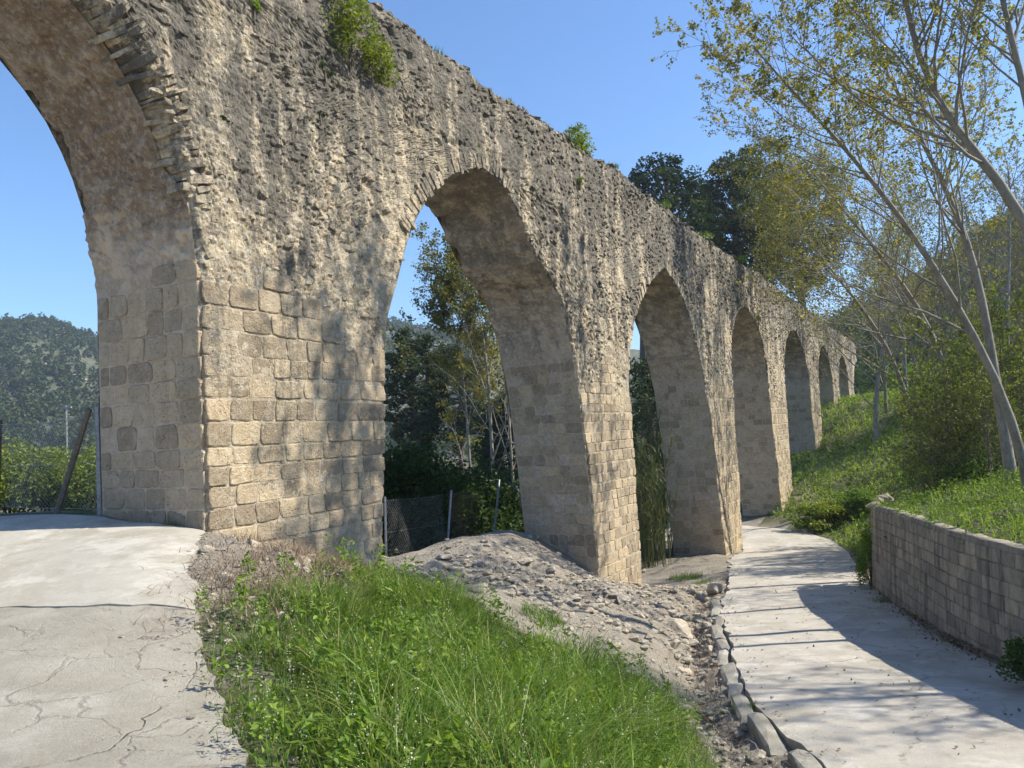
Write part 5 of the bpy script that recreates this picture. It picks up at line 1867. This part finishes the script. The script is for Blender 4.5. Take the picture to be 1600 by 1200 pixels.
# plants rooted in the aqueduct
p = onw(548, 62)
shrub('wall_shrub', 'bright green leafy bush growing from the aqueduct top above the first pier', (p[0] - 0.05, p[1], p[2] - 0.55), (0.6, 0.95, 1.4), 2600, 0.11, 'shrub', 401, group='plants on the aqueduct', stems=7, aspect=0.38)
p = onw(912, 238)
shrub('wall_shrub', 'light green bush on the aqueduct top beyond the second arch', (p[0] - 0.25, p[1], p[2] - 0.15), (0.5, 1.1, 1.05), 1700, 0.085, 'shrub', 402, group='plants on the aqueduct', stems=6)
p = onw(866, 200)
shrub('wall_shrub', 'small bush on the aqueduct top left of the light green one', (p[0] - 0.25, p[1], p[2] - 0.1), (0.2, 0.3, 0.3), 260, 0.05, 'shrub', 403, group='plants on the aqueduct', stems=4)
for k, (u, v, s, lab) in enumerate([(508, 112, 0.16, 'grey green tuft on the wall below the bright bush'), (395, 12, 0.18, 'grey tuft on the wall near the top edge'), 
                                     (352, 190, 0.10, 'tiny weed rooted in the middle of the first spandrel'), (745, 230, 0.2, 'weed hanging above the crown of the second arch'), (1110, 385, 0.35, 'dark weed on the wall above the third arch'), (905, 285, 0.25, 'weed hanging on the wall below the light green bush'), (500, 178, 0.12, 'small weed on the dark stained wall')]):
    p = onw(u, v)
    shrub('wall_weed', lab, (p[0] + 0.02, p[1], p[2] - s * 0.3), (s * 0.5, s, s), int(110 + s * 500), 0.03 + s * 0.05, 'herb' if k % 2 else 'darkshrub', 420 + k, cat='weed', group='plants on the aqueduct', stems=3, lumps=4)

for k, (y, rad, h_, lab) in enumerate([(13.0, 0.18, 0.22, 'dry grass tuft on the coping left of the second arch'), (14.4, 0.15, 0.16, 'small grass tuft on the coping above the second arch'), (16.0, 0.2, 0.2, 'grass tuft on the coping right of the second arch crown'), (22.5, 0.3, 0.22, 'grass tuft on the coping above the second pier'), (27.5, 0.4, 0.25, 'wide grass tuft on the coping above the third arch'), (33, 0.5, 0.3, 'wide grass tuft on the coping above the third pier'), (39, 0.6, 0.4, 'dry grass on the coping above the fourth arch')]):
    tuft(3000 + 17 * k, 11 * k, rad, h_, int(120 + 300 * rad), lab, 0.004 + 0.0002 * y, where=(XF - 0.25, y, float(top_z(np.array(y)))), tn=(0.0, 0.6))
# shrubs of the setting
for k, (u, dp, w_, hz, lab) in enumerate([(-70, 21, 1.9, 2.3, 'leafy orchard bush at the left edge behind the chain-link fence'), (15, 20, 1.8, 2.3, 'bright yellow green orchard bush behind the chain-link fence'), (80, 20.5, 1.5, 2.1, 'leafy orchard bush behind the leaning fence post'), (140, 20, 1.5, 2.2, 'orchard bush beside the back of the first pier')]):
    p = at(u, 720, dp)
    shrub('orchard_bush', lab, (p[0], p[1], gh1(p[0], p[1]) - 0.1), (w_, w_, hz), 5200, 0.11, 'shrub', 430 + k, group='orchard bushes behind the fence', lumps=16, stems=9, shell=0.5)
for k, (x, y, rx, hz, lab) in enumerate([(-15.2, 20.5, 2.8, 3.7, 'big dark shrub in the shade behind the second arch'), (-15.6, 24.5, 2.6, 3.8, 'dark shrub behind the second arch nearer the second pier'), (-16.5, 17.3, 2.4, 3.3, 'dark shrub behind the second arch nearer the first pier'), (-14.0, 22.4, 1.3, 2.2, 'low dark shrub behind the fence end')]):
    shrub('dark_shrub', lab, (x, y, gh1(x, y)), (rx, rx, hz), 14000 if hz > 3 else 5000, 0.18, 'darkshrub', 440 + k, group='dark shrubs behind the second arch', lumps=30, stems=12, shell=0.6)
shrub('sunlit_shrub', 'sunlit yellow green shrub rising above the dark ones', (-20.0, 21.0, gh1(-20.0, 21.0)), (2.2, 2.2, 4.3), 6000, 0.11, 'shrub', 447, lumps=18, stems=8)
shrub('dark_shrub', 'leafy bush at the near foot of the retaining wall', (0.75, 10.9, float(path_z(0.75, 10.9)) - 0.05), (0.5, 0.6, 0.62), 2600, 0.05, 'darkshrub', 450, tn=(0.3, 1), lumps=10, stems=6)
shrub('dark_shrub', 'ivy clump hanging on the far end of the retaining wall', (-1.95, 21.6, -4.2), (0.4, 0.8, 1.7), 2600, 0.07, 'herb', 451, tn=(0.1, 0.9), lumps=10, stems=5)
for k, (x, y, rx, hz) in enumerate([(-5.9, 41.6, 1.6, 1.3), (-4.0, 42.5, 1.5, 1.1), (6.5, 27, 1.8, 1.6), (7.5, 22, 1.4, 1.3), (9.5, 30, 2.2, 2.2), (9.5, 34, 1.8, 1.6), (9.5, 37, 2.6, 2.8), (5, 45, 2.4, 2.2), (11, 28, 2.4, 2.8), (13, 45, 3.2, 4), (2, 55, 2.4, 2.2), (8, 56, 3.2, 3.6), (16, 36, 3.2, 4.2), (-2, 64, 2.2, 2.0), (4, 70, 3.2, 3.6), (12, 66, 4, 5), (-3, 82, 3.0, 3.2), (8.5, 24, 1.7, 1.5), (18, 46, 4, 5)]):
    labs = ['low green bush at the bend of the path below the fourth pier', 'low green bush right of the path bend']
    shrub('bush', labs[k] if k < 2 else 'twiggy green bush in the undergrowth of the wood', (x, y, gh1(x, y)), (rx, rx, hz), 1700 if k > 1 else 3200, 0.07 + 0.0026 * y, ('shrub', 'herb', 'yellowleaf')[k % 3], 460 + k, group='undergrowth bushes', lumps=16, stems=12, shell=0.8)

# herbs hanging over the top of the retaining wall
acc = Acc()
for s in np.arange(0.2, ws[-1] - 4.2, 0.11):
    if vnoise(np.array([s / 0.7]), np.array([3.0]), None, 5)[0] < -0.25: continue
    p = on_rwall(np.array([s]), np.array([0.0]), -0.16 + rg.uniform(-0.08, 0.12))[0]
    V, Q = weed((p[0], p[1], p[2] - rg.uniform(0.0, 0.14)), rg.uniform(0.08, 0.18), rg.uniform(0.12, 0.34), int(rg.integers(14, 34)), rg.uniform(0.035, 0.065), None, rg)
    acc.add(V, Q, tint=np.repeat(rg.uniform(0.1, 1, len(V) // 4), 4))
tag(acc.build('wall_top_herbs', MAT['herb'], None, False), 'green herbs spilling over the top edge of the retaining wall', 'ground cover', None, 'stuff')

# twiggy saplings and dense undergrowth on the terrace edge of the wood
sap = put_tree('sapling', 'twiggy sapling in the thicket at the edge of the wood', [(4.0, 24.5, gh1(4.0, 24.5) - 0.05), (4.05, 24.5, gh1(4, 24.5) + 1.2), (3.9, 24.6, gh1(4, 24.5) + 2.6), (3.95, 24.6, gh1(4, 24.5) + 4.2)], 0.045, 320, bark='darkbark', leafmat='shrub',
               group='thicket at the edge of the wood', n1=26, n2=7, n3=4, l1=0.55, start=0.04, per=3, leaf=0.075, spread=0.95, up=0.5)
rs_ = np.random.default_rng(556)
for k in range(22):
    u = 1450 + 9.0 * k + rs_.uniform(-8, 8); dp = rs_.uniform(23, 34)
    p = at(u, 640, dp)
    copy_tree(sap, (p[0], p[1], gh1(p[0], p[1]) - 0.05), rs_.uniform(0, 6.28), rs_.uniform(0.75, 1.5), 'twiggy sapling in the thicket at the edge of the wood')
for k in range(16):
    u = 1365 + 26.0 * k + rs_.uniform(-8, 8); dp = rs_.uniform(48, 80)
    p = at(u, 640, dp)
    copy_tree(gen2, (p[0], p[1], gh1(p[0], p[1]) - 0.1), rs_.uniform(0, 6.28), rs_.uniform(0.95, 1.6), 'crooked bushy poplar in the wood behind the leaning trees')
# dense undergrowth
ru_ = np.random.default_rng(555)
for k in range(15):
    u = 1455 + 12.5 * k; dp = ru_.uniform(24, 34)
    p = at(u, 640, dp)
    hz = ru_.uniform(1.5, 2.9)
    shrub('bush', 'twiggy bush at the edge of the wood above the terrace', (p[0], p[1], gh1(p[0], p[1])), (hz * 0.75, hz * 0.75, hz), 1300, 0.085, ('shrub', 'herb', 'darkshrub', 'yellowleaf')[k % 4], 520 + k, group='bushes at the edge of the wood', lumps=15, stems=14, shell=0.9, tn=(0, 0.7))

# giant reeds behind the third arch
def reeds(label, x, y, rad, n, hgt, seed, plume=0.3):
    r = np.random.default_rng(seed)
    root = empty('reed_clump', (x, y, gh1(x, y)))
    tag(root, label, 'reeds', 'giant reeds behind the piers')
    a = r.uniform(0, 6.28, n); q = rad * np.sqrt(r.uniform(0, 1, n))
    B = np.stack([x + q * np.cos(a), y + q * np.sin(a)], 1)
    z = gh(B[:, 0], B[:, 1])
    ac = Acc(); lv = []; ld = []; pl = []
    for (bx, by), bz in zip(B, z):
        h_ = hgt * r.uniform(0.65, 1.1)
        dr = r.normal(0, 0.10, 2)
        C = np.array([[bx + dr[0] * h_ * t ** 1.6, by + dr[1] * h_ * t ** 1.6, bz + h_ * t] for t in (0, 0.35, 0.7, 1)])
        ac.add(*tube(C, np.array([0.012, 0.011, 0.009, 0.005]), 4), tint=0.3)
        for t in np.linspace(0.25, 0.98, 13):
            k = t * 3; k0 = min(int(k), 2)
            lv.append(C[k0] + (C[k0 + 1] - C[k0]) * (k - k0))
        if r.uniform() < plume: pl.append(C[3] + r.normal(0, [0.05, 0.05, 0.14], (40, 3)))
    ac.build('cane', MAT['reed'], root, True, origin=(x, y, gh1(x, y)))
    lv = np.array(lv)
    V, Q, m_ = blades(lv, r.uniform(0.35, 0.75, len(lv)), r, 0.02, 1.5, 3)
    mobj('leaf_blades', V, Q, MAT['reed'], root, True, np.repeat(r.uniform(0, 1, len(lv)), m_), origin=(x, y, gh1(x, y)))
    if pl:
        pl = np.concatenate(pl)
        V, Q = leaves(pl, 0.10, r, 0.0, 0.12)
        mobj('plume', V, Q, MAT['plume'], root, False, np.repeat(r.uniform(0, 1, len(pl)), 4), origin=(x, y, gh1(x, y)))['kind'] = 'stuff'
    return root


_p = at(1018, 850, 33.5)
reeds('tall reeds with pale plumes seen through the third arch', _p[0], _p[1], 1.1, 80, 7.2, 501, 0.7)
_p = at(1012, 850, 30)
reeds('reeds seen through the third arch close to the second pier', _p[0], _p[1], 0.9, 60, 4.6, 502, 0.2)
reeds('drooping reeds at the foot of the third pier', -10.9, 30.6, 0.7, 46, 2.4, 503, 0.0)
reeds('reeds standing further back behind the third arch', -16.5, 34, 1.8, 60, 5.0, 504, 0.4)
# ------------------------------------------------------------------ pines and far trees
def pine(name, label, base, H, crown_r, seed, n_cl=300, per=80, group=None, flat=0.7, start=0.45, needle=0.26, bark='darkbark'):
    r = np.random.default_rng(seed)
    base = np.array(base, float)
    root = empty(name, base)
    tag(root, label, 'tree', group)
    T = smooth_path([base, base + [r.normal(0, .25), r.normal(0, .25), H * 0.35], base + [r.normal(0, .5), r.normal(0, .5), H * 0.7], base + [r.normal(0, .6), r.normal(0, .6), H * 0.97]], 12)
    acc = Acc(); acc.add(*tube(T, H * 0.022 * (1 - 0.85 * np.linspace(0, 1, 12)), 8))
    C = []; tn = []
    ctr = base + np.array([0, 0, H * (start + 1) / 2])
    rz = H * (1 - start) / 2 * 0.98
    lob = r.normal(size=(9, 3)); lob /= np.linalg.norm(lob, axis=1, keepdims=True)
    for k in range(n_cl):
        d = r.normal(size=3); d /= np.linalg.norm(d)
        bump = 0.72 + 0.34 * max(0, float((lob @ d).max()) - 0.45) / 0.55
        q = r.uniform(0.35, 1.0) ** 0.45 * bump
        e = ctr + d * q * np.array([crown_r, crown_r, rz])
        kk = np.clip((e[2] - base[2]) / H * 0.9, 0.05, 0.97) * 11; k0 = min(int(kk), 10)
        p = T[k0] + (T[k0 + 1] - T[k0]) * (kk - k0)
        if k % 3 == 0: acc.add(*tube(np.array([p, p * 0.5 + e * 0.5 + [0, 0, -0.08 * crown_r], e]), np.array([0.05, 0.03, 0.012]) * H / 10, 4))
        s = crown_r * r.uniform(0.13, 0.23)
        v = r.normal(size=(per, 3)); v /= np.linalg.norm(v, axis=1, keepdims=True)
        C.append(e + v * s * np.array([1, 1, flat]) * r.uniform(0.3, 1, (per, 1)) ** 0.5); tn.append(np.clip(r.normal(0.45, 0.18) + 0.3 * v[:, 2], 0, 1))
    C = np.concatenate(C); tn = np.concatenate(tn)
    acc.build('trunk', MAT[bark], root, True, origin=base)
    C, tn = C[::2], tn[::2]
    V, Q = leaves(C, needle * 1.0, r, 0.1, 0.55)
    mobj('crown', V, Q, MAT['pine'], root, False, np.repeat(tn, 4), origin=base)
    return root


def foot(u, v, dep):
    p = at(u, v, dep)
    return np.array([p[0], p[1], gh1(p[0], p[1]) - 0.2])


b = foot(1050, 400, 62); top_ = at(1060, 236, 62)[2]
pine('pine_tree', 'round dark pine crown behind the aqueduct left of the other pine', b, top_ - b[2], 4.0, 601, 330, 90, 'pines above the aqueduct', start=0.55, needle=0.34)
b = foot(1158, 400, 66); top_ = at(1160, 236, 66)[2]
pine('pine_tree', 'dark pine behind the aqueduct half hidden by poplar leaves', b, top_ - b[2], 4.2, 602, 330, 90, 'pines above the aqueduct', start=0.5, needle=0.36)
b = foot(1250, 400, 84); top_ = at(1245, 250, 84)[2]
pine('pine_tree', 'dark pine hidden behind the yellow poplar', b, top_ - b[2], 5.0, 603, 280, 80, 'pines above the aqueduct', start=0.4, needle=0.4)
b = foot(1000, 400, 75); top_ = at(1003, 282, 75)[2]
pine('pine_tree', 'lower pine behind the aqueduct at the left of the group', b, top_ - b[2], 3.0, 604, 240, 80, 'pines above the aqueduct', start=0.6, needle=0.36)
b = foot(652, 640, 62); top_ = at(655, 498, 62)[2]
pine('pine_tree', 'blue green pine seen through the second arch', b, top_ - b[2], 2.6, 605, 320, 80, 'pines seen through the second arch', start=0.25, needle=0.3)
b = foot(715, 640, 85); top_ = at(718, 520, 85)[2]
pine('pine_tree', 'darker pine behind the poplar in the second arch', b, top_ - b[2], 3.2, 606, 300, 75, 'pines seen through the second arch', start=0.25, needle=0.34)
b = foot(795, 640, 64)
pine('pine_tree', 'dark pine beside the second pier behind the thin poplar', b, 9.5, 3.4, 608, 240, 80, 'pines seen through the second arch', start=0.1, needle=0.34)
b = foot(1010, 640, 60)
pine('pine_tree', 'dark pine filling the third arch behind the reeds', b, 11, 4.0, 607, 260, 75, None, start=0.1, needle=0.36)
put_tree('poplar_tree', 'pale young poplar seen through the second arch', [foot(768, 700, 36), at(766, 640, 36), at(760, 560, 36), at(748, 480, 36), at(722, 425, 36)], 0.10, 610, leafmat='yellowleaf',
         n1=30, n2=7, n3=3, l1=0.42, start=0.12, per=20, leaf=0.12, spread=0.5, group='poplars behind the second arch', jit=0.1)
put_tree('poplar_tree', 'second thinner poplar seen through the second arch', [foot(800, 700, 40), at(795, 640, 40), at(785, 560, 40), at(770, 470, 40)], 0.08, 611, leafmat='yellowleaf',
         n1=26, n2=7, n3=3, l1=0.42, start=0.15, per=18, leaf=0.12, spread=0.5, group='poplars behind the second arch', jit=0.1)
put_tree('poplar_tree', 'yellow leafed poplar left of the pale one in the second arch', [foot(735, 700, 37), at(728, 620, 37), at(715, 540, 37), at(702, 470, 37)], 0.08, 612, leafmat='yellowleaf',
         n1=28, n2=7, n3=3, l1=0.36, start=0.15, per=18, leaf=0.12, spread=0.45, group='poplars behind the second arch', jit=0.1)
# scrub belt on the valley floor between the aqueduct and the hill
rt = np.random.default_rng(91)
belt_r = rt.uniform(95, 205, 34); belt_u = np.concatenate([rt.uniform(-60, 165, 28), rt.uniform(600, 800, 6)])
src_shrubs = [shrub('valley_tree', 'rounded green tree on the valley floor before the hill', (-40 - 5 * k, 60, -6.6), (2.6, 2.6, 4.6 + k), 2200, 0.30, m_, 700 + k, cat='tree', group='trees on the valley floor', lumps=14, stems=5, shell=0.5) for k, m_ in enumerate(('darkshrub', 'pine', 'shrub', 'darkshrub'))]
for k in range(34):
    p = at(belt_u[k], 720, belt_r[k])
    s = src_shrubs[(0, 1, 3, 0, 1, 2)[k % 6]]
    z = gh1(p[0], p[1])
    copy_tree(s, (p[0], p[1], z - 0.2), rt.uniform(0, 6.28), rt.uniform(0.6, 1.15), 'rounded green tree on the valley floor before the hill')

# ------------------------------------------------------------------ hill
def hill_top(u):
    return np.interp(u, [-900, -300, 0, 60, 150, 300, 500, 610, 680, 800, 1000, 1400], [110, 175, 205, 200, 172, 168, 176, 178, 158, 140, 115, 90])


us = np.linspace(-900, 1300, 260)
tt_ = np.linspace(0, 1.5, 90)
UU, TTg = np.meshgrid(us, tt_)
dirx = (UU - 800) / FPX
az = np.arctan(dirx)
RAD = 210 + 330 * TTg
hx = RAD * np.sin(az); hy = RAD * np.cos(az)
ch, sh = math.cos(HEAD), math.sin(HEAD)
HX, HY = hx * ch - hy * sh, hx * sh + hy * ch
crest = hill_top(UU) / np.sqrt(FPX ** 2 + (UU - 800) ** 2) * 540
prof = np.where(TTg < 1, sstep(-0.05, 1.02, TTg) * (0.72 + 0.28 * TTg), 1 - 0.5 * (TTg - 1))
gul = fbm(UU / 90.0, TTg * 2.2, None, 5, 4)
HZ = -8 + (crest + 8) * prof + 5 * gul * np.clip(TTg * 2, 0, 1) * np.clip(1.4 - np.abs(TTg - 0.6) * 1.6, 0.10, 1)
hill = mobj('hill', np.stack([HX, HY, HZ], -1).reshape(-1, 3), grid_faces(90, 260), MAT['hill'], None, True)
tag(hill, None, None, None, 'structure')
# pines and scrub covering the slope (a far wood, one mass)
acc = Acc()
rf = np.random.default_rng(17)
N = 6700
uq = np.concatenate([rf.uniform(-120, 200, 4200), rf.uniform(560, 760, 1900), rf.uniform(-900, 1300, 600)])
ui = np.interp(uq, us, np.arange(260)).clip(0, 258.9); ti = rf.uniform(0.05, 1.06, N) / 1.5 * 89
vis = np.ones(N, bool)
dens = fbm(ui / 14, ti / 9, None, 23, 3)
keep = vis & (dens > rf.normal(-0.8, 0.4, N))
ui, ti = ui[keep], ti[keep]


def bil(G):
    a, b_ = ti.astype(int), ui.astype(int); f, g = ti - a, ui - b_
    return (G[a, b_] * (1 - g) + G[a, np.minimum(b_ + 1, 259)] * g) * (1 - f) + (G[np.minimum(a + 1, 89), b_] * (1 - g) + G[np.minimum(a + 1, 89), np.minimum(b_ + 1, 259)] * g) * f


bx, by, bz = bil(HX), bil(HY), bil(HZ)
CL = []; TN = []
for x, y, z in zip(bx, by, bz):
    s = rf.uniform(0.6, 1.4) * (1.6 if rf.uniform() < 0.35 else 0.9)
    n = 18
    k = rf.uniform(0, 1, n); a = rf.uniform(0, 6.28, n)
    w = s * (1.05 - 0.8 * k) * rf.uniform(0.4, 1, n)
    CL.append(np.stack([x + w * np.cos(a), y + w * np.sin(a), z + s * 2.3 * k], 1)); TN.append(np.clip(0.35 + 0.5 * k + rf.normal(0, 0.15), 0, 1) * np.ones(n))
CL = np.concatenate(CL); TN = np.concatenate(TN)
V, Q = leaves(CL, 1.35, rf, 0.3, 0.8)
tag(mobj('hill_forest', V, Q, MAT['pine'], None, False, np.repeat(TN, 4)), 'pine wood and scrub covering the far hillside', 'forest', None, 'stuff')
# bare pale rock ledges on the hill
for k, (u, v, w) in enumerate([(70, 568, 4), (80, 572, 4), (118, 586, 5), (130, 592, 4), (138, 597, 4), (96, 566, 3)]):
    # slope point with that bearing
    j = int(np.argmin(np.abs(us - u)))
    col_ = np.stack([HX[:, j], HY[:, j], HZ[:, j]], 1)
    c = CAX @ col_.T
    vv = 600 - FPX * c[1] / c[2]
    i = int(np.argmin(np.abs(vv[:60] - v)))
    p = col_[i]
    V, T = ROCKS2[k]
    W = V * np.array([2.0, 2.0, 0.9]) * w * 0.22 + p
    tag(mobj('ledge', W, T, MAT['rock'], None, False, np.full(len(W), 1.0), origin=p), 'bare pale rock ledge on the far hillside', 'rock', 'rock ledges on the hill')
# power pole in the valley
p = at(104, 668, 120); z0 = gh1(p[0], p[1])
pole = empty('utility_pole', (p[0], p[1], z0))
tag(pole, 'small grey power pole standing in front of the far hill', 'pole')
post('mast', (p[0], p[1], z0), (p[0], p[1], at(104, 634, 120)[2]), 0.12, 'pole', pole, 6)
V, Q = box(p[0], p[1], at(104, 637, 120)[2], 2.6, 0.25, 0.25); a_ = Acc(); a_.add(V, Q); a_.build('crossarm', MAT['pole'], pole, False, origin=(p[0], p[1], at(104, 637, 120)[2]))

# ------------------------------------------------------------------ wooded slope on the right, behind the poplars
u2 = np.linspace(1120, 2600, 150); t2 = np.linspace(0, 1.3, 50)
U2, T2 = np.meshgrid(u2, t2)
az2 = np.arctan((U2 - 800) / FPX)
R2 = 95 + 110 * T2
hx, hy = R2 * np.sin(az2), R2 * np.cos(az2)
X2, Y2 = hx * ch - hy * sh, hx * sh + hy * ch
cr2 = np.interp(U2, [1120, 1250, 1400, 1600, 2000, 2600], [2, 12, 26, 36, 34, 20])
Z2 = -3 + (cr2 + 3) * np.where(T2 < 1, sstep(-0.1, 1.05, T2), 1 - 0.4 * (T2 - 1)) + 2.5 * fbm(U2 / 70, T2 * 3, None, 9, 3) * np.clip(T2 * 2, 0, 1)
tag(mobj('hill', np.stack([X2, Y2, Z2], -1).reshape(-1, 3), grid_faces(50, 150), MAT['hill'], None, True), None, None, None, 'structure')
N2 = 900
ui = np.interp(np.concatenate([rf.uniform(1150, 1750, 800), rf.uniform(1750, 2600, 100)]), u2, np.arange(150)).clip(0, 148.9); ti = rf.uniform(0.02, 1.05, N2) / 1.3 * 49
a, b_ = ti.astype(int), ui.astype(int); f, g = ti - a, ui - b_


def bil2(G): return (G[a, b_] * (1 - g) + G[a, b_ + 1] * g) * (1 - f) + (G[a + 1, b_] * (1 - g) + G[a + 1, b_ + 1] * g) * f


CL = []; TN = []
for x, y, z in zip(bil2(X2), bil2(Y2), bil2(Z2)):
    s = rf.uniform(1.3, 2.6); n = 75
    d = rf.normal(size=(n, 3)); d /= np.linalg.norm(d, axis=1, keepdims=True)
    q = rf.uniform(0.5, 1.0, n)[:, None]
    lump = 1 + 0.35 * np.sin(d[:, :1] * 4 + x) * np.cos(d[:, 1:2] * 4 + y)
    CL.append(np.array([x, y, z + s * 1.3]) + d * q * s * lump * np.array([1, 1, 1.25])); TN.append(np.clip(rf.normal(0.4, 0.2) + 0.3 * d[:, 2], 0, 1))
CL = np.concatenate(CL); TN = np.concatenate(TN)
V, Q = leaves(CL, 0.75, rf, 0.3, 0.7)
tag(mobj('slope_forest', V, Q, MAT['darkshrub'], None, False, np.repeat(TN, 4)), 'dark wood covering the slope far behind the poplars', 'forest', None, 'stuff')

# ------------------------------------------------------------------ air
V, Q = box(0, 0, 47, 8800, 8800, 124)
hz_ = bpy.data.materials.new('air')
hz_.use_nodes = True
ht = hz_.node_tree
ht.nodes.remove(ht.nodes['Principled BSDF'])
pv_ = ht.nodes.new('ShaderNodeVolumePrincipled')
pv_.inputs['Color'].default_value = (0.80, 0.88, 1.0, 1)
pv_.inputs['Density'].default_value = 0.00042
pv_.inputs['Anisotropy'].default_value = 0.3
ht.links.new(pv_.outputs[0], ht.nodes['Material Output'].inputs['Volume'])
tag(mobj('haze', V, Q, hz_), 'thin pale blue air haze between the aqueduct and the hill', 'haze', None, 'stuff')
